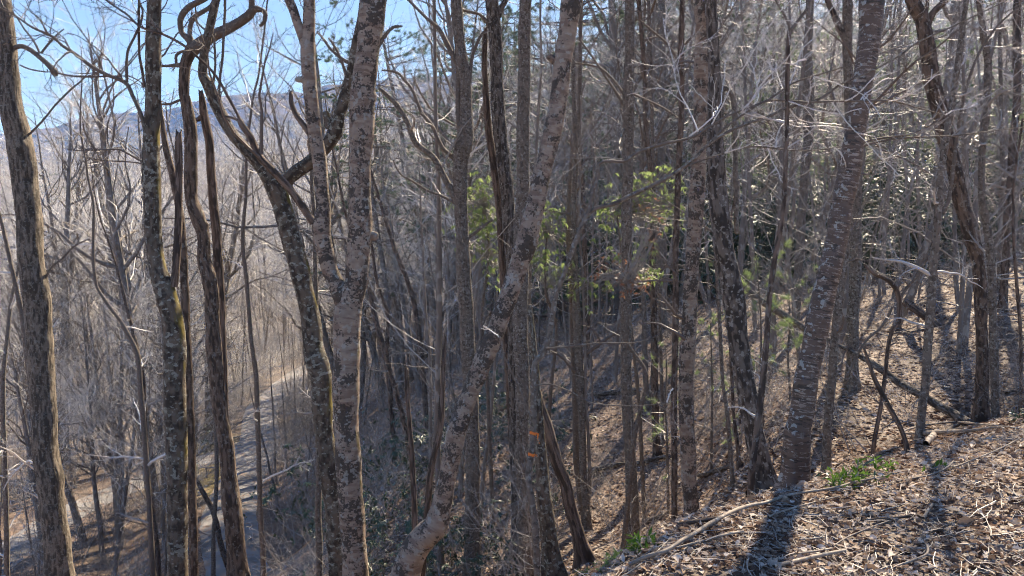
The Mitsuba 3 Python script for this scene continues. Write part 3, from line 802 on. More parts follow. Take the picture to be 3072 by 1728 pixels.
big_tree('lichen_tree', 'dark lichen spotted tree with a broken side fork, second big tree from the left',
         [(540, 1790, 64), (537, 1728, 62), (535, 1550, 64), (533, 1350, 72), (525, 1152, 74), (523, 1073, 72), (519, 973, 72), (500, 885, 68), (478, 815, 60), (460, 695, 53), (456, 576, 54), (457, 398, 52), (459, 199, 48), (463, 0, 44), (464, -30, 44)], 9.0, M, seed=2,
         limbs=[([(520, 860, 30), (527, 800, 26), (533, 700, 25), (537, 576, 24), (537, 500, 22), (536, 440, 21), (537, 404, 18)], D, 0, 0),
                ([(437, 390, 16), (421, 338, 14), (397, 286, 13), (380, 252, 13), (318, 223, 12), (274, 199, 12), (222, 159, 11), (190, 139, 10), (159, 111, 9), (99, 83, 7), (40, 44, 5), (-10, 20, 4)], L_, 0, 16),
                ([(381, 256, 9), (379, 200, 9), (382, 159, 8), (405, 107, 8), (424, 60, 7), (428, 32, 6), (418, 8, 6), (416, -15, 5)], L_, 1.5, 7),
                ([(433, 262, 9), (427, 215, 9), (418, 160, 8), (416, 80, 8), (417, 0, 7), (417, -20, 7)], RD_, 1.5, 6),
                ([(436, 490, 8), (400, 470, 7), (350, 448, 6), (300, 449, 5), (240, 452, 4), (190, 445, 2)], L_, 0, 9),
                ([(436, 492, 5), (380, 485, 5), (320, 482, 4), (245, 470, 3)], L_, 0, 5),
                ([(325, 438, 4), (322, 400, 4), (326, 360, 3)], L_, 0, 0)])

big_tree('slim_dark_tree', 'slim dark stem standing close behind the lichen spotted tree',
         [(583, 1760, 28), (575, 1450, 28), (566, 1152, 28), (556, 950, 28), (550, 800, 27), (540, 650, 25), (517, 517, 22), (495, 430, 18), (480, 330, 15), (470, 250, 12)], 10.8, RD_, top=2.0, seed=3, crown_n=8)

big_tree('crooked_tree', 'dark crooked tree with a curled sawn off arm high on its trunk',
         [(724, 1760, 60), (716, 1700, 58), (700, 1550, 60), (678, 1350, 47), (653, 1152, 46), (641, 1013, 46), (637, 894, 46), (627, 834, 49), (611, 775, 44), (611, 715, 41), (594, 655, 47), (572, 576, 39), (571, 475, 38), (572, 398, 39), (561, 318, 35), (553, 278, 31), (556, 199, 34), (568, 165, 39), (582, 138, 42)], 10.5, RD_, top=0, seed=4, twig='twig_dark',
         limbs=[([(578, 150, 42), (605, 128, 38), (636, 110, 35), (695, 81, 31), (745, 48, 28), (765, 27, 24), (784, 30, 15), (797, 44, 13), (793, 64, 12), (779, 78, 9)], L_, 0, 0),
                ([(752, 40, 20), (756, 10, 20), (754, -20, 20)], L_, 2.5, 5),
                ([(578, 140, 26), (570, 122, 25), (545, 95, 18), (541, 66, 18), (548, 44, 19), (570, 20, 18), (612, -2, 17), (640, -20, 17)], L_, 2.5, 5),
                ([(580, 130, 18), (570, 100, 16), (572, 76, 15), (584, 52, 15), (612, 34, 14), (634, 18, 13), (650, -15, 13)], L_, 1.5, 3),
                ([(558, 196, 18), (530, 196, 14), (517, 197, 11), (486, 198, 8)], L_, 0, 2),
                ([(530, 194, 9), (528, 170, 9), (545, 155, 9), (564, 152, 8)], L_, 0, 0),
                ([(550, 298, 9), (530, 304, 8), (509, 312, 8), (484, 313, 6)], L_, 0, 3)])

big_tree('peeling_snag', 'brown bare snag with peeled wood just right of the crooked tree',
         [(668, 1000, 20), (664, 900, 26), (655, 775, 28), (650, 700, 28), (640, 600, 29), (634, 520, 28), (628, 430, 27), (612, 340, 25), (608, 300, 20), (604, 276, 14)], 11.0, D, top=0, seed=5, cat='dead tree', flare=1.1,
         limbs=[([(610, 350, 18), (592, 360, 14), (580, 368, 8)], D, 0, 0)])

big_tree('mossy_leaning_tree', 'moss edged tree leaning left, its heavy fork passing behind the pale forked trunk',
         [(1022, 1770, 66), (1010, 1600, 60), (985, 1400, 60), (965, 1200, 62), (962, 1130, 68), (950, 1082, 72), (940, 1033, 60), (934, 973, 58), (919, 894, 56), (899, 815, 58), (877, 735, 58), (856, 655, 60), (832, 576, 62), (810, 530, 60), (778, 492, 42), (735, 445, 38), (696, 398, 36), (668, 350, 36), (640, 298, 34), (625, 258, 36), (608, 222, 30), (612, 159, 28), (624, 103, 28), (636, 52, 26), (648, 0, 24), (654, -30, 24)], 9.5, M, top=5, seed=6, crown_n=12,
         limbs=[([(838, 560, 46), (887, 517, 44), (935, 483, 44), (975, 440, 40), (1002, 397, 46), (1015, 350, 36), (1040, 275, 34), (1058, 207, 34), (1075, 120, 32), (1088, 50, 30), (1096, -10, 30)], M, 4, 0),
                ([(985, 385, 22), (981, 350, 20), (978, 335, 16)], M, 0, 0),
                ([(1050, 190, 12), (1020, 172, 9), (990, 145, 8), (965, 110, 7), (950, 95, 5)], L_, 0, 4),
                ([(1040, 240, 8), (1010, 150, 7), (985, 115, 5)], L_, 0, 4),
                ([(672, 330, 9), (658, 290, 8), (660, 240, 8), (668, 170, 8), (672, 90, 8), (676, 0, 7), (676, -15, 7)], L_, 1.2, 5),
                ([(640, 250, 7), (646, 180, 7), (642, 120, 6), (590, 60, 5), (586, 20, 4)], L_, 0, 4)], twig='twig_dark')

big_tree('forked_tree', 'pale blotchy trunk that splits into a wide V, the biggest tree left of centre',
         [(1068, 1770, 84), (1066, 1728, 80), (1054, 1550, 76), (1046, 1430, 78), (1038, 1271, 76), (1037, 1152, 78), (1040, 1033, 80), (1046, 950, 84), (1058, 890, 80), (1072, 840, 68), (1075, 775, 70), (1080, 695, 76), (1078, 615, 72), (1078, 576, 69), (1079, 477, 68), (1083, 398, 72), (1087, 318, 76), (1096, 239, 72), (1106, 159, 66), (1114, 80, 71), (1123, 0, 74), (1126, -30, 74)], 8.0, B, top=8, seed=7, crown_n=14,
         limbs=[([(1050, 940, 66), (1028, 890, 58), (1008, 850, 50), (991, 814, 45), (981, 775, 49), (967, 695, 53), (970, 615, 46), (966, 576, 43), (959, 477, 46), (945, 398, 44), (937, 318, 44), (930, 239, 47), (924, 159, 48), (926, 110, 40), (928, 60, 36), (928, 0, 34), (928, -30, 34)], B, 6, 0),
                ([(922, 150, 34), (906, 105, 29), (893, 70, 28), (880, 30, 30), (867, 0, 31), (855, -30, 30)], B, 5, 0),
                ([(930, 405, 18), (915, 382, 17), (887, 342, 16), (873, 302, 15), (872, 276, 12)], D, 0, 0),
                ([(942, 668, 26), (925, 645, 24), (905, 615, 24), (860, 556, 24), (810, 505, 24), (775, 465, 24), (750, 410, 22), (722, 368, 18), (716, 352, 9), (688, 298, 9), (644, 223, 8), (588, 167, 8), (549, 135, 8), (489, 103, 8), (421, 80, 7), (382, 44, 6), (318, 0, 5), (300, -20, 5)], D, 0, 9, 8.8),
                ([(712, 360, 9), (690, 352, 8), (668, 350, 5)], D, 0, 0, 8.8),
                ([(1135, 140, 14), (1150, 115, 12), (1165, 95, 11), (1185, 80, 9), (1207, 79, 6)], L_, 0, 0),
                ([(1100, 705, 30), (1122, 708, 28), (1132, 712, 22)], B, 0, 0),
                ([(920, 240, 22), (895, 238, 18), (886, 240, 10)], B, 0, 0)])

big_tree('elbow_tree', 'pale blotchy tree rising from an elbow bend at the bottom and leaning right',
         [(1205, 1770, 88), (1215, 1728, 84), (1237, 1661, 82), (1275, 1612, 80), (1308, 1575, 72), (1326, 1510, 60), (1344, 1430, 54), (1360, 1351, 57), (1372, 1291, 62), (1392, 1239, 58), (1412, 1184, 56), (1424, 1152, 56), (1447, 1090, 57), (1470, 1033, 57), (1503, 950, 57), (1540, 854, 58), (1577, 735, 62), (1605, 626, 54), (1623, 537, 50), (1653, 417, 54), (1674, 298, 54), (1687, 179, 54), (1704, 89, 52), (1716, 0, 60), (1722, -30, 60)], 7.5, B, top=7, seed=8, crown_n=12,
         limbs=[([(1672, 185, 30), (1655, 174, 24), (1646, 166, 16)], B, 0, 0),
                ([(1590, 735, 30), (1608, 733, 18), (1613, 731, 10)], B, 0, 0),
                ([(1424, 1090, 14), (1440, 1020, 10), (1452, 960, 8), (1500, 925, 5)], L_, 0, 3)])

big_tree('left_dead_stem', 'bare grey brown dead stem standing left of the elbow bend tree',
         [(1240, 1600, 18), (1245, 1585, 18), (1243, 1510, 18), (1237, 1390, 17), (1229, 1271, 15), (1221, 1152, 13), (1220, 1100, 11)], 8.2, D, top=0, seed=9, cat='dead tree')
big_tree('right_dead_stem', 'pale peeled dead stem rising from the foot of the elbow bend tree',
         [(1276, 1570, 24), (1281, 1541, 22), (1289, 1430, 21), (1297, 1390, 20), (1321, 1271, 21), (1325, 1192, 17), (1328, 1152, 15), (1330, 1080, 13), (1336, 1008, 8)], 7.9, D, top=0, seed=10, cat='dead tree')

big_tree('speckled_tree', 'straight brown tree with several long limbs reaching left, centre of the picture',
         [(1415, 1760, 54), (1415, 1728, 52), (1418, 1510, 46), (1420, 1351, 43), (1410, 1152, 43), (1402, 1053, 44), (1398, 934, 43), (1390, 775, 43), (1380, 576, 42), (1378, 517, 44), (1384, 457, 50), (1397, 398, 44), (1396, 278, 35), (1382, 159, 35), (1369, 0, 32), (1366, -30, 32)], 13.0, G, top=7, seed=11, twig='twig_brown',
         limbs=[([(1370, 490, 14), (1356, 470, 14), (1332, 449, 13), (1313, 417, 12), (1301, 386, 11), (1265, 338, 10), (1237, 270, 9), (1209, 235, 9), (1193, 219, 8), (1146, 211, 5)], L_, 0, 8),
                ([(1385, 215, 18), (1365, 180, 16), (1340, 131, 15), (1313, 83, 12), (1285, 60, 10), (1257, 32, 9), (1221, -5, 8)], L_, 2, 8),
                ([(1372, 610, 22), (1358, 580, 20), (1332, 529, 19), (1301, 473, 18), (1245, 425, 17), (1221, 366, 16), (1193, 318, 14), (1162, 286, 12), (1138, 264, 8)], G, 0, 8),
                ([(1395, 320, 10), (1408, 280, 10), (1412, 199, 10), (1436, 119, 9), (1452, 95, 8)], L_, 0, 3),
                ([(1383, 170, 18), (1375, 210, 16), (1374, 330, 16), (1385, 430, 16)], L_, 0, 0),
                ([(1378, 620, 8), (1330, 590, 8), (1280, 570, 7), (1240, 545, 6), (1205, 525, 5), (1180, 480, 4)], L_, 0, 6),
                ([(1398, 715, 12), (1424, 700, 10), (1450, 678, 8), (1478, 660, 6)], L_, 0, 0)])

big_tree('furrowed_tree', 'straight dark deeply furrowed trunk standing behind the elbow bend tree',
         [(1556, 1600, 46), (1550, 1300, 44), (1545, 1100, 42), (1540, 850, 42), (1530, 700, 41), (1524, 600, 41), (1515, 517, 42), (1500, 398, 42), (1492, 278, 40), (1487, 119, 40), (1476, 0, 40), (1474, -30, 40)], 13.4, F_, top=7, seed=12,
         limbs=[([(1490, 60, 20), (1503, 25, 18), (1520, -5, 16), (1530, -25, 16)], F_, 3, 0), ([(1478, 110, 12), (1462, 70, 11), (1435, 42, 9), (1400, 34, 8), (1362, 18, 6)], L_, 0, 5)])
big_tree('stripped_stem', 'brown stripped dead stem leaning against the dark furrowed trunk',
         [(1500, 640, 26), (1490, 560, 26), (1484, 517, 25), (1466, 398, 22), (1457, 278, 19), (1454, 180, 17), (1457, 88, 12)], 13.6, D, top=0, seed=13, cat='dead tree')

big_tree('plated_tree', 'straight trunk with flaky grey plates directly right of the elbow bend tree',
         [(1574, 1750, 47), (1572, 1550, 46), (1565, 1351, 38), (1566, 1152, 41), (1562, 934, 44), (1562, 775, 44), (1567, 576, 40), (1569, 398, 38), (1571, 278, 38), (1574, 119, 36), (1578, 0, 36), (1580, -30, 36)], 12.0, G, top=8, seed=14)

big_tree('taped_sapling', 'slender bent sapling with orange tape, its long limb sweeping up to the right',
         [(1614, 1760, 22), (1612, 1728, 22), (1606, 1600, 21), (1590, 1470, 21), (1585, 1430, 20), (1594, 1360, 19), (1600, 1290, 18), (1600, 1152, 18), (1605, 1092, 18), (1631, 1058, 17), (1651, 993, 15), (1667, 886, 15), (1695, 814, 15), (1715, 755, 15), (1747, 675, 14), (1763, 643, 14), (1790, 624, 13), (1838, 612, 13), (1874, 596, 13), (1913, 576, 12), (1973, 549, 12), (2033, 513, 11), (2085, 473, 11), (2116, 441, 10), (2180, 397, 10), (2244, 370, 9), (2304, 350, 9), (2364, 322, 8), (2455, 298, 8), (2527, 250, 7), (2582, 227, 7), (2685, 175, 6), (2761, 123, 6), (2841, 87, 5), (2940, 40, 4), (3020, 2, 3)], 6.2, G, top=0, seed=15, twig='twig_pale', extra=0, detail=0.9, flare=1.1,
         limbs=[([(1760, 650, 13), (1770, 616, 12), (1778, 576, 11), (1790, 537, 11), (1795, 495, 10), (1822, 483, 9), (1866, 485, 9), (1914, 457, 9), (1985, 433, 8), (2073, 413, 8), (2124, 382, 7), (2180, 350, 6), (2304, 299, 6), (2383, 248, 5), (2503, 210, 4), (2642, 159, 3), (2740, 127, 2)], L_, 0, 10),
                ([(2116, 441, 7), (2220, 350, 6), (2320, 300, 6), (2430, 306, 6), (2560, 303, 6), (2660, 302, 5), (2760, 325, 4), (2850, 350, 3)], L_, 0, 8),
                ([(2033, 513, 6), (2140, 470, 5), (2260, 440, 5), (2400, 452, 4), (2520, 440, 3)], L_, 0, 7, 6.4),
                ([(1640, 1045, 6), (1700, 1040, 5), (1790, 1030, 4), (1900, 1028, 4), (2010, 985, 2)], L_, 0, 0, 6.0),
                ([(1602, 1160, 6), (1640, 1152, 5), (1700, 1170, 4), (1790, 1212, 4), (1900, 1217, 3), (2040, 1200, 2)], L_, 0, 1, 6.0),
                ([(1590, 1250, 6), (1560, 1170, 5), (1520, 1085, 4), (1495, 1000, 3)], L_, 0, 1, 6.0)])

big_tree('moss_edged_tree', 'dark leaning trunk with a bright moss edge at the bottom, broken off above',
         [(1668, 1770, 64), (1664, 1728, 60), (1650, 1629, 51), (1634, 1510, 45), (1621, 1351, 36), (1612, 1230, 30), (1605, 1130, 26), (1598, 1020, 22), (1592, 950, 18), (1589, 915, 12)], 9.0, M, top=0, seed=16, cat='dead tree')
big_tree('bowed_snag', 'reddish brown bowed snag with stripped bark right of the moss edged trunk',
         [(1764, 1710, 52), (1760, 1690, 50), (1743, 1629, 45), (1727, 1570, 41), (1707, 1510, 40), (1695, 1450, 37), (1671, 1390, 35), (1655, 1331, 33), (1640, 1271, 32), (1622, 1212, 27), (1612, 1160, 20), (1608, 1135, 14)], 9.5, D, top=0, seed=17, cat='dead tree')

big_tree('mottled_pair_tree', 'thin mottled tree with a bright sunlit edge, darker stem of a close pair',
         [(1764, 1640, 26), (1762, 1550, 24), (1753, 1470, 23), (1747, 1351, 23), (1745, 1200, 26), (1741, 1152, 30), (1737, 1093, 28), (1733, 1013, 26), (1729, 934, 24), (1723, 775, 22), (1719, 650, 18), (1727, 500, 15), (1725, 398, 14), (1721, 278, 13), (1719, 100, 12), (1718, -20, 12)], 14.5, G, top=5, seed=18, extra=7)
big_tree('pale_pair_tree', 'thin pale tree close on the left of the mottled one',
         [(1768, 1645, 24), (1757, 1560, 22), (1742, 1500, 20), (1731, 1390, 20), (1724, 1152, 19), (1715, 900, 18), (1705, 700, 16), (1712, 500, 13), (1740, 300, 12), (1742, 119, 11), (1744, -20, 10)], 14.8, L_, top=4, seed=19, extra=6)
big_tree('grey_tree', 'straight clean grey trunk with a flared foot standing alone right of centre',
         [(1901, 1668, 64), (1899, 1629, 48), (1896, 1510, 40), (1890, 1351, 36), (1880, 1152, 34), (1879, 973, 34), (1878, 815, 32), (1881, 576, 32), (1885, 398, 34), (1887, 199, 31), (1888, 0, 28), (1888, -30, 28)], 12.8, G, top=9, seed=20, twig='twig_brown',
         limbs=[([(1880, 330, 9), (1850, 280, 8), (1810, 220, 7), (1770, 160, 6), (1740, 120, 5)], L_, 0, 7), ([(1878, 300, 8), (1840, 240, 7), (1790, 200, 6), (1725, 190, 4)], L_, 0, 6),
                ([(1892, 280, 7), (1940, 300, 6), (2000, 330, 5), (2040, 360, 4)], L_, 0, 5)])
big_tree('brown_pair_tree', 'thin brown trunk midway between the grey tree and the thin straight dark one',
         [(1983, 1600, 28), (1981, 1550, 27), (1973, 1390, 24), (1967, 1271, 24), (1965, 1152, 22), (1963, 1013, 22), (1961, 894, 22), (1958, 775, 20), (1956, 675, 19), (1957, 576, 18), (1940, 398, 16), (1932, 199, 14), (1915, 0, 14), (1912, -20, 13)], 16.5, RD_, top=5, seed=21, extra=8)
big_tree('rod_tree', 'very thin straight stem close beside the thin brown trunk',
         [(1998, 1540, 13), (1996, 1500, 13), (1990, 1390, 13), (1985, 1152, 12), (1978, 900, 11), (1968, 650, 11), (1960, 500, 12), (1957, 398, 12), (1953, 278, 12), (1951, 119, 11), (1945, 0, 10), (1944, -20, 10)], 17, G, top=4, seed=22, extra=6)
big_tree('distant_trunk', 'grey trunk farther back behind the thin brown stems, right of the clean grey tree',
         [(1990, 1050, 26), (1988, 900, 25), (1988, 700, 24), (1985, 500, 24), (1985, 398, 24), (1983, 278, 23), (1985, 119, 22), (1985, 0, 22), (1985, -20, 22)], 26, G, top=8, seed=23, twig='twig_brown',
         limbs=[([(1983, 250, 12), (1950, 200, 10), (1905, 150, 8), (1870, 100, 6)], L_, 0, 6), ([(1986, 260, 12), (2015, 215, 9), (2040, 180, 7)], L_, 0, 6)])
big_tree('dark_pole_tree', 'thin straight dark trunk left of the pale blotched one on the bank edge',
         [(2024, 1600, 21), (2024, 1585, 20), (2023, 1390, 20), (2023, 1152, 20), (2027, 934, 20), (2028, 775, 19), (2033, 576, 18), (2041, 398, 18), (2045, 278, 16), (2043, 159, 18), (2047, 0, 14), (2048, -30, 14)], 11.5, RD_, top=6, seed=24,
         limbs=[([(2036, 190, 8), (2000, 130, 7), (1960, 95, 6), (1920, 60, 4)], L_, 0, 6)], extra=5)
big_tree('blotched_bank_tree', 'blotched tan and black trunk beyond the bank edge, touching the dark leaning trunk above',
         [(2077, 1590, 50), (2076, 1575, 48), (2071, 1470, 46), (2064, 1351, 46), (2060, 1152, 48), (2069, 934, 44), (2078, 775, 44), (2093, 576, 46), (2098, 398, 42), (2102, 239, 44), (2110, 119, 50), (2112, 0, 54), (2113, -30, 54)], 10.0, B, top=8, seed=25, extra=4)
big_tree('dark_leaning_tree', 'dark plated trunk leaning left with a wide foot on the bank edge',
         [(2303, 1490, 92), (2300, 1475, 84), (2296, 1440, 70), (2285, 1390, 62), (2262, 1290, 60), (2235, 1152, 62), (2212, 973, 64), (2194, 854, 64), (2170, 735, 58), (2156, 576, 60), (2148, 398, 50), (2146, 278, 42), (2143, 199, 38), (2135, 60, 36), (2132, -30, 36)], 9.0, F_, top=8, seed=26,
         limbs=[([(2160, 400, 20), (2175, 262, 14), (2190, 275, 14), (2200, 300, 15), (2203, 400, 16), (2207, 560, 16), (2210, 700, 16)], G, 0, 0)])
big_tree('bank_sapling', 'slim straight sapling in front of the dark leaning trunk, rooted on the near bank',
         [(2247, 1560, 23), (2248, 1544, 22), (2254, 1430, 20), (2268, 1311, 20), (2286, 1162, 20), (2298, 1043, 18), (2310, 880, 17), (2326, 770, 16), (2342, 680, 15), (2354, 576, 14), (2360, 398, 13), (2363, 200, 13), (2366, 119, 13), (2372, 85, 12)], 6.2, RD_, top=0, seed=27, twig='twig_grey', flare=1.1, extra=5,
         limbs=[([(2370, 90, 9), (2356, 50, 7), (2330, 5, 6), (2322, -20, 5)], L_, 1.2, 3), ([(2372, 90, 10), (2395, 60, 9), (2423, 20, 8), (2433, -15, 7)], L_, 1.5, 3)])
big_tree('banded_tree', 'thick leaning tree with horizontal pale flecks on dark bark, right of centre',
         [(2381, 1490, 96), (2382, 1475, 90), (2384, 1430, 82), (2388, 1311, 80), (2411, 1220, 77), (2419, 1152, 75), (2436, 1053, 74), (2467, 894, 75), (2505, 735, 71), (2528, 600, 70), (2546, 517, 71), (2566, 398, 68), (2590, 239, 69), (2610, 119, 69), (2618, 0, 76), (2622, -30, 76)], 6.5, 'bark_banded', top=7, seed=28, crown_n=16, twig='twig_brown',
         limbs=[([(2590, 438, 8), (2660, 420, 7), (2740, 412, 6), (2850, 408, 5), (2960, 395, 4), (3080, 380, 2)], L_, 0, 10), ([(2580, 430, 8), (2640, 415, 7), (2720, 405, 6), (2800, 370, 5), (2880, 300, 4)], L_, 0, 6),
                ([(2600, 400, 6), (2650, 450, 6), (2720, 480, 5), (2790, 520, 4)], L_, 0, 6, 6.3)])
big_tree('hidden_fork_tree', 'forked grey trunk half hidden behind the leaning flecked tree',
         [(2548, 1440, 38), (2550, 1400, 38), (2555, 1150, 38), (2560, 950, 37), (2566, 800, 37), (2568, 576, 38), (2556, 400, 34), (2546, 239, 30), (2542, 119, 31), (2542, 0, 29), (2542, -30, 28)], 13.5, G, top=7, seed=29,
         limbs=[([(2538, 120, 26), (2520, 85, 22), (2500, 40, 20), (2482, 0, 18), (2475, -25, 18)], F_, 4, 0)])
big_tree('pale_banded_tree', 'slim pale tree with fine bands at the right foot of the leaning flecked tree',
         [(2478, 1460, 32), (2479, 1430, 30), (2482, 1311, 28), (2495, 1152, 26), (2505, 1000, 26), (2518, 900, 24), (2534, 780, 22), (2550, 640, 20), (2570, 480, 18)], 9.6, 'bark_grey', top=3, seed=30, extra=5)
big_tree('grey_back_tree', 'grey trunk farther back, left of the leaning flecked tree',
         [(2385, 1060, 28), (2388, 960, 28), (2396, 800, 28), (2408, 600, 28), (2418, 480, 30), (2425, 398, 32), (2424, 278, 34), (2422, 159, 28), (2430, 0, 24), (2431, -25, 24)], 20, G, top=7, seed=31, twig='twig_brown')
big_tree('brown_leaning_tree', 'brown finely ridged trunk leaning left near the right edge, forked at its top',
         [(2945, 1290, 68), (2945, 1275, 60), (2942, 1240, 50), (2948, 1152, 43), (2944, 973, 41), (2936, 815, 42), (2910, 695, 49), (2876, 576, 48), (2857, 477, 46), (2833, 398, 53), (2815, 318, 52), (2795, 239, 50), (2777, 119, 46), (2765, 60, 44), (2733, 0, 40), (2725, -30, 38)], 11.5, RD_, top=6, seed=32,
         limbs=[([(2782, 80, 26), (2797, 42, 23), (2817, 20, 22), (2842, -5, 21), (2855, -30, 20)], RD_, 4, 0), ([(2774, 70, 15), (2780, 30, 13), (2785, -10, 12)], RD_, 2, 0)])
big_tree('winding_tree', 'thin winding tree crossing in front of the brown leaning trunk near the right edge',
         [(2756, 1345, 31), (2757, 1335, 30), (2765, 1231, 28), (2777, 1152, 28), (2785, 1033, 28), (2793, 934, 28), (2797, 854, 28), (2801, 775, 26), (2809, 695, 26), (2817, 576, 24), (2829, 477, 24), (2837, 417, 26), (2853, 338, 22), (2864, 258, 20), (2876, 179, 20), (2888, 80, 18), (2900, 0, 16), (2904, -25, 16)], 8.2, G, top=5, seed=33, twig='twig_grey', extra=6,
         limbs=[([(2826, 640, 16), (2846, 600, 14), (2870, 420, 11), (2890, 300, 10), (2920, 200, 9), (2960, 120, 8), (3010, 60, 6), (3060, 20, 5)], L_, 0, 8)])
big_tree('mottled_edge_tree', 'mottled pale and dark slim trunk close right of the brown leaning one',
         [(2987, 1300, 34), (2986, 1285, 31), (2984, 1152, 28), (2978, 934, 28), (2974, 815, 28), (2962, 695, 26), (2944, 576, 24), (2944, 517, 22), (2948, 437, 24), (2960, 318, 24), (2964, 199, 24), (2950, 99, 22), (2940, 0, 20), (2938, -25, 20)], 11.0, G, top=6, seed=34, twig='twig_brown', extra=7)
big_tree('edge_tree', 'smooth grey brown trunk rising at the right edge of the picture',
         [(3005, 1000, 28), (3010, 900, 27), (3020, 700, 27), (3028, 576, 28), (3035, 517, 28), (3043, 398, 25), (3050, 318, 25), (3050, 159, 26), (3052, 0, 24), (3053, -25, 24)], 18, RD_, top=7, seed=35, twig='twig_brown', extra=6)
big_tree('thin_edge_tree', 'thin mottled stem farther back close left of the trunk at the right edge',
         [(2996, 980, 17), (2998, 900, 16), (3000, 700, 16), (3006, 500, 15), (3003, 300, 14), (3000, 150, 13), (2998, -20, 12)], 21, G, top=5, seed=36, extra=5)
big_tree('corner_sapling', 'dark thin sapling low at the right edge above the near bank',
         [(3061, 1250, 14), (3062, 1235, 13), (3064, 1150, 13), (3062, 1000, 12), (3050, 850, 11), (3040, 700, 9)], 10.5, RD_, top=1.5, seed=37, crown_n=5, extra=6)
big_tree('leaning_sapling', 'dead brown sapling leaning left at the lip of the bank above its straight shadow',
         [(2723, 1375, 17), (2722, 1362, 16), (2720, 1340, 16), (2701, 1283, 16), (2674, 1232, 16), (2646, 1180, 17), (2622, 1132, 14), (2608, 1090, 11), (2592, 1045, 7)], 6.6, D, top=0, seed=38, cat='small tree', extra=4, flare=1.0)
big_tree('hooked_sapling', 'crooked sapling that hooks over to the left in front of the hollow',
         [(2618, 1370, 16), (2622, 1330, 15), (2640, 1232, 15), (2654, 1132, 14), (2662, 1053, 14), (2676, 990, 15), (2697, 962, 16), (2700, 925, 17), (2697, 890, 18), (2684, 860, 18), (2660, 838, 16), (2622, 820, 13), (2597, 797, 8)], 9.0, D, top=0, seed=39, cat='small tree', extra=7,
         limbs=[([(2700, 900, 11), (2715, 870, 10), (2740, 840, 9), (2770, 790, 8), (2800, 740, 6)], L_, 0, 6), ([(2676, 920, 9), (2640, 985, 9), (2600, 1020, 8), (2560, 1090, 8), (2540, 1130, 8)], L_, 0, 4)])
big_tree('twin_sapling', 'straight bare sapling in the hollow left of the slim sapling with a mossy foot',
         [(2210, 1520, 15), (2208, 1500, 15), (2196, 1420, 15), (2190, 1330, 14), (2180, 1230, 13), (2168, 1150, 12), (2160, 1000, 12), (2152, 850, 11), (2140, 700, 9)], 11.0, G, top=2, seed=40, cat='small tree', crown_n=6, extra=7)
big_tree('dark_sapling', 'dark thin sapling close to the dark leaning trunk on its left',
         [(2230, 1500, 13), (2224, 1440, 12), (2212, 1330, 12), (2200, 1230, 11), (2196, 1150, 11), (2190, 1000, 10)], 11.6, RD_, top=2, seed=41, cat='small tree', crown_n=5, extra=4)
big_tree('shadowed_tree', 'grey trunk on the far leafy slope whose long shadow falls towards the left',
         [(1952, 1340, 26), (1950, 1318, 22), (1945, 1271, 20), (1940, 1200, 18), (1936, 1100, 17), (1932, 950, 16), (1930, 800, 15), (1925, 600, 14)], 19.5, G, top=8, seed=42)
big_tree('far_slope_tree', 'dark trunk high on the far leafy slope left of the grey tree',
         [(1770, 1225, 22), (1770, 1200, 19), (1768, 1100, 18), (1765, 1000, 17), (1760, 850, 16), (1752, 700, 15)], 24, RD_, top=9, seed=43)
for k, (pts, dd, lab) in enumerate([
        ([(640, 1640, 14), (650, 1400, 14), (645, 1150, 13), (640, 1000, 11)], 30, 'thin dark sapling behind the foot of the crooked tree'),
        ([(455, 1640, 20), (440, 1400, 19), (425, 1200, 18), (415, 1080, 17), (372, 980, 14), (318, 905, 12), (288, 850, 11), (280, 780, 11), (281, 620, 9), (262, 520, 7)], 26, 'pale trunk with a bend at mid height, between the two leftmost big trees'),
        ([(470, 1640, 17), (440, 1380, 16), (430, 1150, 15), (400, 1000, 12), (375, 900, 10), (350, 800, 7)], 30, 'dark leaning trunk between the two leftmost big trees'),
        ([(790, 1700, 18), (780, 1500, 17), (773, 1250, 17), (770, 1150, 16), (752, 1000, 14), (740, 840, 13), (728, 720, 12), (738, 580, 10), (740, 450, 8)], 14, 'thin pale sapling right of the crooked tree with side branches'),
        ([(960, 1740, 22), (955, 1550, 20), (958, 1350, 18), (950, 1150, 16), (948, 900, 14), (943, 700, 14), (938, 600, 12)], 12, 'pale grey sapling half hidden at the left of the forked trunk'),
        ([(1180, 1320, 17), (1172, 1200, 17), (1160, 1080, 17), (1130, 970, 16), (1110, 880, 14), (1085, 800, 12)], 22, 'dark leaning sapling just right of the forked trunk'),
        ([(1285, 1330, 18), (1275, 1200, 18), (1262, 1050, 17), (1240, 900, 15), (1190, 760, 13), (1150, 640, 10)], 26, 'dark slender tree leaning left in front of the road glimpse'),
        ([(1232, 1400, 16), (1215, 1280, 16), (1190, 1180, 15), (1160, 1060, 14), (1165, 960, 11), (1130, 840, 9)], 19, 'dark crooked sapling left of the bare dead stems'),
        ([(20, 1700, 20), (18, 1500, 18), (12, 1300, 17), (8, 1150, 16)], 22, 'pale sapling at the left edge beside the ridged tree'),
        ([(75, 1010, 18), (50, 870, 16), (30, 780, 14), (10, 690, 12), (-10, 600, 9)], 13, 'pale slanting sapling behind the ridged tree at the left edge'),
        ([(690, 1728, 18), (665, 1640, 18), (640, 1540, 17), (600, 1460, 14), (580, 1420, 10)], 33, 'dark bare trunk leaning left across the road')]):
    big_tree('young_tree', lab, pts, dd, (G, L_, RD_, L_, G, RD_, RD_, RD_, G, L_, RD_)[k], top=(3, 4, 4, 3, 2, 5, 6, 5, 6, 3, 2)[k], seed=60 + k, cat='small tree', crown_n=7, extra=8, twig='twig_pale' if k in (1, 3, 8, 9) else 'twig_brown', flare=1.1)
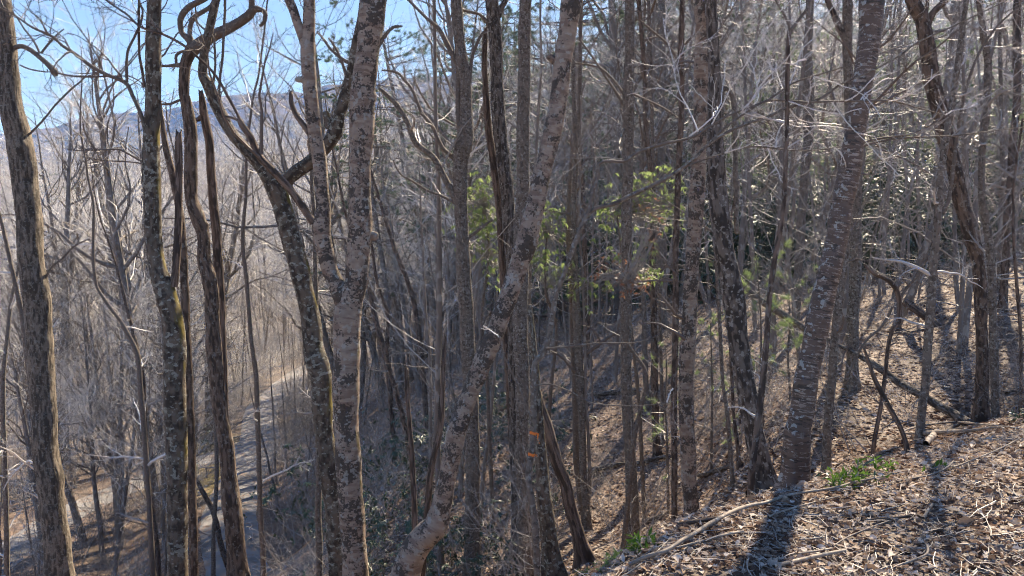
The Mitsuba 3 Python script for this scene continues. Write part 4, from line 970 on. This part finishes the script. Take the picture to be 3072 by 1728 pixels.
# trees just outside the frame on the right, whose shade falls on the bank
for k, (x, y, h) in enumerate([(6.9, 6.1, 9), (10.5, 12.5, 11)]):
    z = ground_at(x, y)
    key = thing('bank_tree', 'tree standing on the bank beyond the right edge of the picture', 'tree', 'trees beyond the right edge')
    inst(key, SPR[k + 2], x, y, z - 0.2, 70.0 * k, h / 7.5, (2, -2))
# ------------------------------------------------------------------ the ground close by
_DS = np.exp(np.linspace(math.log(2.2), math.log(140), 500))


def hit(u, v):
    """Where the sight line through (u, v) meets the ground."""
    ray = P(u, v, 1.0)
    pts = ray[None] * _DS[:, None]
    below = pts[:, 2] < height(pts[:, 0], pts[:, 1])
    k = int(np.argmax(below)) if below.any() else len(_DS) - 1
    return pts[max(k, 1)]


def ground_normals(x, y, e=0.12):
    gx_ = (height(x + e, y) - height(x - e, y)) / (2 * e); gy_ = (height(x, y + e) - height(x, y - e)) / (2 * e)
    return unit(np.stack([-gx_, -gy_, np.ones_like(x)], -1))


def leaf_shape(kind, seed):
    """A dry curled leaf 1 long along +x."""
    rng = np.random.default_rng(seed)
    n = 8 if kind == 'oak' else 5
    t = np.linspace(0, 1, n)
    w = 0.26 * np.sin(np.pi * np.clip(t, 0.04, 1) ** 0.8) ** 0.8
    if kind == 'oak': w = w * (1.15 + 0.55 * np.where(np.arange(n) % 2, 1, -0.75))
    w[-1] = 0.01; w[0] = 0.015
    bend, curl, twist = rng.normal() * 0.3, rng.uniform(0.1, 1.6), rng.normal() * 0.5
    rows = []
    for k in range(n):
        for sgn in (-1, 0, 1):
            y = sgn * w[k]
            z = curl * abs(y) * 0.75 + bend * (t[k] - 0.5) ** 2 * 2 + twist * y * (t[k] - 0.5) + rng.normal() * 0.012
            rows.append([t[k] - 0.5, y, z])
    f = []
    for k in range(n - 1):
        for s in (0, 1):
            a = k * 3 + s
            f += [[a, a + 3, a + 1], [a + 1, a + 3, a + 4]]
    return np.array(rows), np.array(f)


thin('dry_leaf_brown', (0.24, 0.172, 0.13), 0.45, 0.35)
thin('dry_leaf_tan', (0.41, 0.338, 0.277), 0.42, 0.4)
thin('dry_leaf_pale', (0.57, 0.51, 0.455), 0.40, 0.35)
thin('dry_leaf_dark', (0.105, 0.068, 0.052), 0.4, 0.2)
LEAF_MATS = ['dry_leaf_brown', 'dry_leaf_tan', 'dry_leaf_pale', 'dry_leaf_dark']
SHAPES_ = [leaf_shape('oak' if k % 3 == 0 else 'oval', 900 + k) for k in range(10)]


def bank_points(n, seed, dmin=3.3, dmax=9.0):
    rng = np.random.default_rng(seed)
    d = dmin * (dmax / dmin) ** rng.random(n)
    x = (rng.uniform(1350, 3350, n) - 1536) / FP * d
    return x, d


def settle(x, y, rng, tilt=0.45, lift=(0.004, 0.03)):
    nrm = ground_normals(x, y)
    nrm = unit(nrm + rng.normal(size=nrm.shape) * tilt * np.abs(rng.normal(size=(len(x), 1))))
    z = height(x, y) + rng.uniform(*lift, len(x))
    ang = rng.uniform(0, 2 * np.pi, len(x))
    return np.stack([x, y, z], -1), np.stack([np.cos(ang), np.sin(ang), 0 * ang], -1), nrm


rng = np.random.default_rng(77)
# the 300 dry leaves that show largest are pieces of the ground, each an entry
x, y = bank_points(300, 78, 3.35, 5.6)
pos, fw, nr_ = settle(x, y, rng, 0.5, (0.012, 0.035))
LEAF_PLY = {(k, m): mikit.ply(SHAPES_[k], m, smooth=True) for k in range(10) for m in LEAF_MATS}
for k in range(300):
    a = unit(fw[k] - nr_[k] * (fw[k] @ nr_[k])); b = np.cross(nr_[k], a)
    s = rng.uniform(0.04, 0.085) * (1.45 if rng.random() < 0.18 else 1.0)
    M4 = np.eye(4); M4[:3, 0], M4[:3, 1], M4[:3, 2], M4[:3, 3] = a * s, b * s, nr_[k] * s, pos[k]
    scene[numbered('ground__leaf')] = {**LEAF_PLY[(int(rng.integers(10)), LEAF_MATS[int(rng.choice(4, p=[.32, .33, .22, .13]))])], 'to_world': T(M4.tolist())}
labels['ground__leaf_litter'] = {'kind': 'stuff'}
labels['ground__slope_litter'] = {'kind': 'stuff'}
labels['ground__straw'] = {'kind': 'stuff'}
labels['ground__twig_litter'] = {'kind': 'stuff'}


def litter(name, pts, size, seed, tilt, shapes, mats, probs, lift):
    """Each colour of dry leaf one mesh, all of them one part."""
    rng = np.random.default_rng(seed)
    x, y = pts
    pos, fw, nn = settle(x, y, rng, tilt, lift)
    which, mat = rng.integers(len(shapes), size=len(x)), rng.choice(len(mats), len(x), p=probs)
    drift = meshkit.fbm(np.stack([x * 1.7, y * 1.7, 0 * x], -1), 3, seed)      # drifts of older, darker leaves
    mat = np.where((drift > 0.56) & (rng.random(len(x)) < 0.6), np.where(rng.random(len(x)) < 0.5, 0, 3), mat)
    sc = rng.uniform(size[0], size[1], len(x))
    for m in range(len(mats)):
        parts = []
        for k, (tv, tf) in enumerate(shapes):
            on = (which == k) & (mat == m)
            if on.any(): parts.append(scatter(tv, tf, pos[on], fw[on], nn[on], sc[on]))
        scene[f'{name}__{m + 1:03d}'] = mikit.ply(join(parts), mats[m], smooth=False)


litter('ground__leaf_litter', bank_points(26000, 81), (0.014, 0.052), 82, 0.45, SHAPES_[1:9:2] + SHAPES_[:1], LEAF_MATS, [.30, .32, .22, .16], (0.002, 0.03))
BIT = (np.array([[-.5, 0, .04], [-.1, .3, .10], [-.1, -.3, .02], [.5, 0, 0], [0, 0, -.03]]), np.array([[0, 4, 1], [0, 2, 4], [1, 4, 3], [2, 3, 4]]))
r2 = np.random.default_rng(83)
dd = 6.5 * (46 / 6.5) ** (r2.random(64000) ** 0.8)
xx = (r2.uniform(1100, 3300, len(dd)) - 1536) / FP * dd
ok = TREE_OF_TRACK.query(np.stack([xx, dd], -1))[0] > 0.9 + 1.1 * r2.random(len(dd))
litter('ground__slope_litter', (xx[ok], dd[ok]), (0.05, 0.12), 84, 0.45, [BIT], LEAF_MATS, [.28, .34, .24, .14], (0.0, 0.04))
# straws and twiglets lying about on the bank
x, y = bank_points(2600, 85)
pos, fw, nn = settle(x, y, np.random.default_rng(86), 0.25, (0.01, 0.045))
STRAW = (np.array([[-.5, .01, 0], [-.5, -.01, 0], [0, .012, .03], [0, -.012, .03], [.5, 0, 0]]), np.array([[0, 1, 3], [0, 3, 2], [2, 3, 4]]))
scene['ground__straw'] = mikit.ply(scatter(*STRAW, pos, fw, nn, np.random.default_rng(87).uniform(0.05, 0.2, len(x))), 'dry_leaf_pale')
r3 = np.random.default_rng(88)
x, y = bank_points(1500, 89)
pos, fw, nn = settle(x, y, r3, 0.2, (0.012, 0.04))
tw = np.zeros((1500, 5, 3)); d_ = fw.copy(); tw[:, 0] = pos; ln = r3.uniform(0.06, 0.42, (1500, 1)) / 4
for k in range(1, 5):
    d_ = unit(d_ + r3.normal(size=d_.shape) * [0.22, 0.22, 0.04]); d_[:, 2] -= (d_ * nn).sum(1) * 0.9
    tw[:, k] = tw[:, k - 1] + unit(d_) * ln
tw[:, :, 2] = height(tw[:, :, 0], tw[:, :, 1]) + 0.012 + 0.02 * r3.random((1500, 1))
scene['ground__twig_litter'] = mikit.ply(tubes(tw, (r3.uniform(0.0012, 0.0045, (1500, 1)) * np.linspace(1, .5, 5)), 5), 'twig_brown', smooth=True)
# brush of low bare twigs along the lip of the bank and down the near slope: thin seedlings standing one by one
# ------------------------------------------------------------------ sticks, branches and logs


def lying(name, label, runs, kind, cat, lift=0.5, bsdf=None, side=0):
    kind = 'stick_bark' if kind == L_ else kind
    """Branches on the ground: runs of traced (u, v, width) points; the first run is the main stem."""
    key = thing(name, label, cat)
    for k, run in enumerate(runs):
        pts, rad = [], []
        for u, v, w in run:
            g = hit(u, v); r = max(w * 0.5 * g[1] / FP, 0.002)
            pts.append([g[0], g[1], g[2] + r * lift * 2 + 0.035]); rad.append(r)
        TREE_SEED[0] += 1
        m, uv = wood_mesh(np.array(pts), np.array(rad), kind, TREE_SEED[0])
        put(key, None if len(runs) == 1 else ('stem' if k == 0 else 'fork'), m, bsdf or kind, uv=uv)
    return key


lying('fallen_branch', 'long thin fallen branch running along the lip of the bank from the bottom edge', [[(1886, 1722, 14), (1973, 1689, 14), (2053, 1645, 14), (2132, 1595, 13), (2204, 1556, 12), (2250, 1540, 12), (2304, 1528, 10), (2352, 1511, 10), (2403, 1500, 9), (2503, 1484, 8), (2582, 1462, 7), (2660, 1446, 5)]], L_, 'branch')
lying('fallen_limb', 'thick pale fallen limb with forked ends at the upper right of the bank', [[(2777, 1352, 19), (2793, 1333, 19), (2813, 1315, 17), (2860, 1312, 13), (2920, 1307, 10), (2960, 1300, 7), (3010, 1302, 5)], [(2845, 1305, 12), (2860, 1290, 10), (2888, 1280, 8), (2980, 1291, 6), (3055, 1301, 5)], [(2935, 1290, 7), (2960, 1272, 6), (3010, 1262, 5), (3050, 1262, 4)]], L_, 'branch', lift=0.45)
lying('peeled_log', 'short pinkish peeled log at the lip of the bank', [[(1980, 1601, 9), (2033, 1600, 12), (2093, 1588, 12), (2156, 1574, 8)]], D, 'log')
for lab, run, kind in [
        ('straight grey stick lying parallel below the long fallen branch', [(2029, 1669, 7), (2132, 1641, 9), (2228, 1617, 7)], L_),
        ('thick stick lying at the bottom edge, left of the forked stick', [(2320, 1727, 11), (2423, 1701, 12), (2535, 1677, 11)], L_),
        ('thin stick just above the thick one at the bottom edge', [(2364, 1687, 6), (2430, 1680, 7), (2495, 1669, 7)], L_),
        ('level stick ending at the foot of the vertical sapling shadow', [(2586, 1583, 7), (2660, 1578, 8), (2741, 1569, 9)], RD_),
        ('short pale upright looking stick right of the vertical sapling shadow', [(2769, 1577, 8), (2785, 1552, 9), (2797, 1534, 8)], L_),
        ('thin dark stick slanting up towards the right on the open litter', [(2781, 1625, 5), (2860, 1590, 6), (2924, 1569, 5)], RD_),
        ('thin pale curved stick below the leaning flecked tree', [(2304, 1573, 6), (2403, 1538, 6), (2519, 1508, 4)], L_),
        ('long thin stick slanting across the middle of the bank', [(2500, 1660, 4), (2560, 1625, 5), (2650, 1590, 5), (2740, 1560, 4)], L_),
        ('slender stick running up the bank towards the forked limb', [(2860, 1420, 5), (2950, 1385, 5), (3060, 1330, 4)], L_),
        ('thin stick across the bank above the open litter at the right', [(2650, 1470, 4), (2760, 1450, 5), (2860, 1400, 4)], L_)]:
    lying('stick', lab, [run], kind, 'stick')
lying('forked_stick', 'pale Y shaped stick at the bottom edge of the bank', [[(2694, 1720, 7), (2740, 1705, 8), (2777, 1689, 9), (2777, 1657, 7)], [(2779, 1688, 8), (2800, 1694, 8), (2821, 1701, 7)]], L_, 'stick')


def propped(name, label, pts, kind, cat='log'):
    key = thing(name, label, cat)
    p = np.array([P(u, v, d) for u, v, w, d in pts]); r = np.array([w * .5 * d / FP for u, v, w, d in pts])
    TREE_SEED[0] += 1
    m, uv = wood_mesh(p, r, kind, TREE_SEED[0])
    put(key, None, m, kind, uv=uv)


propped('fallen_tree', 'long dark fallen trunk slanting down to the foot of the brown leaning tree', [(2470, 1010, 9, 14), (2511, 1033, 12, 13.6), (2558, 1057, 15, 13.2), (2622, 1093, 20, 12.7), (2700, 1150, 24, 12.2), (2753, 1180, 25, 11.8), (2821, 1220, 28, 11.4), (2868, 1247, 30, 11.1), (2905, 1272, 32, 10.8)], F_, 'fallen tree')
propped('dead_log', 'short brown broken log lying across the far leafy slope behind the winding tree', [(2712, 905, 22, 18), (2745, 925, 26, 17.8), (2790, 960, 26, 17.5), (2830, 1000, 22, 17.2), (2870, 1030, 16, 17)], D)
propped('grey_log', 'pale leaning dead log behind the dark leaning trunk', [(2200, 830, 18, 13), (2240, 870, 22, 13), (2304, 915, 22, 13), (2360, 950, 22, 13), (2420, 990, 18, 13)], G)
for lab, run, kind in [('mossy log lying left of the clean grey trunk in the hollow', [(1758, 1426, 16), (1800, 1418, 16), (1850, 1406, 14), (1874, 1400, 10)], M),
                       ('dark log on the far leafy slope high behind the clean grey trunk', [(1780, 1192, 14), (1830, 1190, 16), (1900, 1182, 16), (1925, 1178, 12)], F_),
                       ('dark log right of the clean grey trunk in the hollow', [(1910, 1402, 14), (1950, 1392, 14), (2010, 1376, 10)], F_),
                       ('dark log lying near the foot of the blotched bank tree', [(2095, 1438, 12), (2140, 1428, 14), (2190, 1410, 12)], F_),
                       ('dark log low in the hollow behind the thin brown trunk', [(1930, 1576, 14), (1960, 1568, 14), (1990, 1555, 12)], F_),
                       ('long thin dark log across the slope right of the leaning brown trunk', [(2990, 1190, 8), (3030, 1186, 9), (3071, 1180, 9)], F_)]:
    lying('forest_log', lab, [run], kind, 'log')

# ------------------------------------------------------------------ evergreen plants traced from the photograph


def whorl_leaves(tips, axes, per, ln, droop, rng):
    pos = np.repeat(tips, per, 0); ax = np.repeat(axes, per, 0)
    sd = unit(np.cross(ax, rng.normal(size=ax.shape)))
    return scatter(LONG_V, LONG_F, pos, sd * 0.8 + 0.3 * ax + [0, 0, -droop] + rng.normal(size=ax.shape) * 0.2, ax + [0, 0, 0.5] + rng.normal(size=ax.shape) * 0.2, ln * rng.uniform(0.6, 1.2, len(pos)))


def leafy_tree(name, label, blobs, d, leaf, foot, seed, ln=0.13, per=7, droop=0.8, cat='small tree', dens=1.15):
    """blobs: (u, v, half width, half height, tufts): crown clumps; foot: (u, v) of the stem low down."""
    rng = np.random.default_rng(seed)
    key = thing(name, label, cat)
    tips = []
    for u, v, a, b, n in blobs:
        n = int(n * dens)
        q = rng.normal(size=(n, 3)); q = q / np.linalg.norm(q, axis=1, keepdims=True) * rng.random((n, 1)) ** 0.4
        c = P(u, v, d)
        tips.append(c + q * np.array([1.25 * a, a, 1.2 * b]) * d / FP)
    top = P(blobs[0][0], blobs[0][1], d)
    f = P(foot[0], foot[1], d)
    line = np.array([f, f * 0.6 + top * 0.4 + rng.normal(size=3) * 0.1, f * 0.3 + top * 0.7 + rng.normal(size=3) * 0.08, top])
    p, r = to_ground(line, np.array([0.035, 0.03, 0.024, 0.014]), 1.1)
    m, uv = wood_mesh(p, r, L_, seed)
    put(key, 'trunk', m, L_, uv=uv)
    tips = np.vstack(tips)
    # limbs from the stem to the tufts
    near = line[1 + np.argmin(np.linalg.norm(tips[:, None] - line[None, 1:], axis=2), axis=1)]
    mid = near * 0.5 + tips * 0.5 + rng.normal(size=tips.shape) * 0.06
    Pm = np.stack([near, near * .75 + mid * .25 + rng.normal(size=tips.shape) * 0.02, mid, tips], 1)
    put(key, 'twigs', tubes(Pm, np.tile(np.array([0.009, 0.007, 0.005, 0.003]), (len(tips), 1)), 4), 'twig_brown', stuff=True)
    put(key, 'leaves', whorl_leaves(tips, unit(tips - mid + [0, 0, 0.05]), per, ln, droop, rng), leaf, smooth=False, stuff=True)


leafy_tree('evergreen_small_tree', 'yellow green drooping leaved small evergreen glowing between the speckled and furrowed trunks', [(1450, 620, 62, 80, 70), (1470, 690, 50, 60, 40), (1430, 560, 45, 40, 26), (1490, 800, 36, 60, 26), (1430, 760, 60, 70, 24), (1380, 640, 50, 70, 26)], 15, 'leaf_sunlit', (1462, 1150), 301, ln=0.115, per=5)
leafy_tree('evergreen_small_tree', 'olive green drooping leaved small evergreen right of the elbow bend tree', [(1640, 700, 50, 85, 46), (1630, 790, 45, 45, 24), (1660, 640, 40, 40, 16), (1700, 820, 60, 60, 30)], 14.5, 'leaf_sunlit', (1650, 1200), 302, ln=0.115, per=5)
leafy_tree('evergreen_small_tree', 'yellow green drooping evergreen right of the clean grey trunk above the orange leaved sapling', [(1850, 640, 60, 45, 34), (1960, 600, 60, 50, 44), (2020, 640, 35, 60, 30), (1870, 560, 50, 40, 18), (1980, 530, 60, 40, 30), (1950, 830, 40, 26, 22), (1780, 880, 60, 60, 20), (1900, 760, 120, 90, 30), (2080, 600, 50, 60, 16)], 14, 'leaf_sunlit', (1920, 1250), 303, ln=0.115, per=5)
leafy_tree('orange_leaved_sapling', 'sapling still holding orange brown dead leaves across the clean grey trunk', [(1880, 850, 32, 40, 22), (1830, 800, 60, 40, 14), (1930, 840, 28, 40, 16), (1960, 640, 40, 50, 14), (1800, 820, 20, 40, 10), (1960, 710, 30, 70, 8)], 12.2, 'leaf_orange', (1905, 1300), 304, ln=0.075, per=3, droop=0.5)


def pine_sapling(label, foot, top, d, reach, seed, tufts=110):
    rng = np.random.default_rng(seed)
    key = thing('pine_sapling', label, 'pine sapling', 'pine saplings in the hollow')
    a, b = P(*foot, d), P(*top, d)
    line = np.array([a, a * .66 + b * .34 + rng.normal(size=3) * .03, a * .33 + b * .67 + rng.normal(size=3) * .03, b])
    p, r = to_ground(line, np.array([.022, .018, .013, .006]), 1.1)
    m, uv = wood_mesh(p, r, L_, seed)
    put(key, 'trunk', m, L_, uv=uv)
    full = spline(np.column_stack([p, r]), 12)[None]
    br = grow((full[:, :, :3], full[:, :, 3]), 26, 0.25, 0.99, 0.3, (55, 85), 6, rng, up=0.06, wig=0.12, absl=reach, rmin=0.004)
    idx = rng.integers(0, 26, tufts); s = rng.uniform(0.45, 1.0, tufts) * 4.999; i = s.astype(int); f = (s - i)[:, None]
    pos = br[0][idx, i] * (1 - f) + br[0][idx, i + 1] * f
    x = unit(br[0][idx, i + 1] - br[0][idx, i]) + rng.normal(size=(tufts, 3)) * 0.4
    tv, tf = needle_tuft(22, 0.10, 0.004, rng, 0.8)
    put(key, 'twigs', tubes(*br, 4), 'twig_brown', stuff=True)
    put(key, 'needles', scatter(tv, tf, pos, x, rng.normal(size=(tufts, 3)) + [0, 0, 2], rng.uniform(.7, 1.2, tufts)), 'needle_fresh', smooth=False, stuff=True)


pine_sapling('light green pine sapling right of the dark leaning trunk', (2290, 1290), (2270, 790), 12.5, 0.85, 311, 260)
pine_sapling('light green pine sapling behind the lower part of the leaning flecked tree', (2370, 1200), (2360, 830), 13.5, 0.75, 313, 190)
pine_sapling('light green pine sapling right of the blotched bank tree', (2135, 1300), (2130, 960), 13, 0.6, 315, 110)
pine_sapling('small light green pine sapling between the thin brown and dark straight trunks', (2000, 1300), (1995, 1040), 13.5, 0.5, 317, 70)

for lab, u, v, n, h, leaf, seed in [
        ('low bright green evergreen plant on the lip of the bank left of the mottled sapling', 2540, 1456, 6, 0.13, 'leaf_fresh', 321), ('low dark green evergreen plant on the lip of the bank', 2590, 1442, 5, 0.14, 'leaf_glossy', 322),
        ('small bright fern at the foot of the pale banded tree', 2492, 1480, 4, 0.13, 'leaf_fresh', 323), ('low evergreen plant at the end of the green patch on the bank lip', 2640, 1425, 6, 0.15, 'leaf_fresh', 324),
        ('yellow green leafy plant at the bottom edge below the moss edged trunk', 1760, 1722, 7, 0.10, 'leaf_sunlit', 325), ('small yellow green plant on the lip of the bank above the bottom edge', 1822, 1706, 4, 0.06, 'leaf_sunlit', 326),
        ('green plant at the bottom edge left of the yellow green one', 1690, 1770, 10, 0.15, 'leaf_fresh', 327), ('tiny yellow green plant at the near end of the peeled log', 1848, 1690, 6, 0.07, 'leaf_sunlit', 328),
        ('tiny dark green plant at the foot of the clean grey trunk', 1945, 1650, 6, 0.09, 'leaf_fresh', 329), ('green tuft at the right edge of the bank', 3058, 1268, 10, 0.12, 'leaf_glossy', 330)]:
    rng = np.random.default_rng(seed)
    key = thing('evergreen_plant', lab, 'plant')
    g = hit(u, v)
    st = np.zeros((n, 5, 3)); st[:, 0, :2] = g[:2] + rng.normal(size=(n, 2)) * 0.07 * h / 0.15
    st[:, 0, 2] = height(st[:, 0, 0], st[:, 0, 1]) - 0.02
    d_ = unit(np.concatenate([rng.normal(size=(n, 2)) * 0.45, np.ones((n, 1))], 1))
    for k in range(1, 5):
        d_ = unit(d_ + rng.normal(size=(n, 3)) * 0.12 - [0, 0, 0.14]); st[:, k] = st[:, k - 1] + d_ * h / 4 * rng.uniform(.7, 1.3, (n, 1))
    put(key, 'stem', tubes(st, np.full((n, 5), 0.0022), 4), 'twig_brown', stuff=True)
    pos = np.repeat(st[:, 1:], 4, 1).reshape(-1, 3) ; tg = np.repeat(st[:, 1:] - st[:, :-1], 4, 1).reshape(-1, 3)
    pos = pos - tg * rng.random((len(pos), 1))
    sd = unit(np.cross(tg, rng.normal(size=tg.shape)))
    put(key, 'leaves', scatter(LONG_V, LONG_F, pos, sd + unit(tg) * 0.7, [0, 0, 1] + rng.normal(size=sd.shape) * 0.3, rng.uniform(0.045, 0.085, len(pos)) * (h / 0.18) ** 0.4), leaf, smooth=False, stuff=True)

for u, v, d, s, lab in [(1130, 1470, 17, 0.95, 'sunlit glossy leaved shrub just right of the forked trunk, low down'), (920, 1440, 24, 1.0, 'sunlit glossy shrub beside the road left of the mossy leaning tree'), (1230, 1690, 11, 0.8, 'dark glossy shrub at the bottom edge behind the elbow bend tree'),
                        (1130, 1700, 12, 0.9, 'dark glossy shrub at the bottom edge between the forked trunk and the elbow bend tree'), (1390, 1640, 12, 0.8, 'dark glossy shrub right of the elbow bend tree near the bottom'), (960, 1700, 20, 1.2, 'dark glossy shrub at the bottom edge left of the forked trunk'), (590, 1370, 52, 1.3, 'green leafy bush behind the utility box by the lane')]:
    key = thing('glossy_shrub', lab, 'shrub')
    p = P(u, v, d)
    inst(key, GUL[int(u) % 3], p[0], p[1], ground_at(p[0], p[1]), u % 360, s)

# ------------------------------------------------------------------ small made things
plain('orange_tape', (0.75, 0.20, 0.04), 0.5, 0.4)
for lab, v, tail in [('orange tape tied round the bent sapling with a hanging yellow end, upper of two', 1298, 34), ('orange tape tied round the bent sapling, lower of two, without a long end', 1362, 7)]:
    key = thing('flagging_tape', lab, 'tape')
    c = P(1599 if tail > 9 else 1594, v, 6.2); rad = 0.0275
    th = np.linspace(0, 2 * np.pi, 25)
    ring = np.stack([c[0] + rad * np.cos(th), c[1] + rad * np.sin(th), c[2] + 0.006 * np.sin(2 * th)], -1)
    up_ = np.array([0, 0, 0.012])
    V = np.vstack([ring + up_, ring - up_, (ring - c) * 0.96 + c + up_, (ring - c) * 0.96 + c - up_]); n = 25
    F = [[k, k + n, k + 1] for k in range(24)] + [[k + 1, k + n, k + n + 1] for k in range(24)] + [[k + 2 * n, k + 2 * n + 1, k + 3 * n] for k in range(24)] + [[k + 2 * n + 1, k + 3 * n + 1, k + 3 * n] for k in range(24)]
    put(key, 'band', (V, np.array(F)), 'orange_tape', smooth=False)
    t = np.linspace(0, 1, 9); L = tail * 6.2 / FP
    mid = np.stack([c[0] + rad + 0.006 + 0.014 * t + 0.004 * np.sin(9 * t), c[1] - 0.012 + 0.01 * np.sin(7 * t), c[2] - L * t], -1)
    wv = np.stack([0.009 * np.cos(2.2 * t), 0.009 * np.sin(2.2 * t), 0 * t], -1)
    V = np.vstack([mid + wv, mid - wv])
    F = [[k, k + 9, k + 1] for k in range(8)] + [[k + 1, k + 9, k + 10] for k in range(8)]
    put(key, 'tail', (V, np.array(F)), 'orange_tape', smooth=False)


def rounded_box(sx, sy, sz, r):
    b = trimesh.creation.box([sx, sy, sz])
    b = b.subdivide().subdivide()
    v = np.array(b.vertices); lim = np.array([sx, sy, sz]) / 2 - r
    core = np.clip(v, -lim, lim); dlt = v - core
    n = np.linalg.norm(dlt, axis=1, keepdims=True)
    v = core + np.where(n > 0, dlt / np.maximum(n, 1e-9) * r, 0)
    return v, np.array(b.faces)


plain('box_green', (0.17, 0.20, 0.14), 0.5, 0.4); plain('box_lid', (0.36, 0.37, 0.29), 0.5, 0.4); plain('stone_pale', (0.45, 0.45, 0.44), 0.8, 0.3)
bx = hit(582, 1424); key = thing('utility_box', 'small grey green utility box standing at the grass edge by the lane', 'utility box')
v, f = rounded_box(.34, .34, .56, .03); put(key, 'body', (v + [bx[0], bx[1], bx[2] + .27], f), 'box_green', smooth=40)
v, f = rounded_box(.40, .40, .11, .03); put(key, 'lid', (v + [bx[0], bx[1], bx[2] + .603], f), 'box_lid', smooth=40)
pp = hit(621, 1438); key = thing('wooden_post', 'short brown wooden post in the grass right of the utility box', 'post')
TREE_SEED[0] += 1
m, uv = wood_mesh(np.array([[pp[0], pp[1], pp[2] - .2], [pp[0], pp[1], pp[2] + .3], [pp[0] + .01, pp[1], pp[2] + .72]]), np.array([.05, .048, .045]), D, 5); put(key, None, m, D, uv=uv)
for lab, u, v_, s in [('pale block shaped stone in the yellow grass between the lane and the road', 602, 1484, .30), ('smaller pale stone just above the block shaped one in the yellow grass', 619, 1462, .18)]:
    g = hit(u, v_); key = thing('pale_stone', lab, 'stone')
    v, f = rounded_box(s, s * .8, s * .9, s * .16)
    v = v * (1 + 0.25 * (meshkit.fbm(v * 9 + u, 3, 4)[:, None] - .5)); put(key, None, (v + [g[0], g[1], g[2] + s * .3], f), 'stone_pale', smooth=30)

# ------------------------------------------------------------------ the air
scene['air'] = {'type': 'homogeneous', 'albedo': {'type': 'rgb', 'value': [0.95, 0.95, 0.95]}, 'sigma_t': {'type': 'rgb', 'value': [0.00003, 0.00006, 0.00014]}}
scene['haze'] = {'type': 'cube', 'to_world': T().translate([0, 500, 270]).scale([3200, 2600, 340]), 'bsdf': {'type': 'null'}, 'interior': {'type': 'ref', 'id': 'air'}}
labels['haze'] = {'kind': 'stuff', 'label': 'thin blue haze lying over the valley'}
scene['camera']['medium'] = {'type': 'ref', 'id': 'air'}
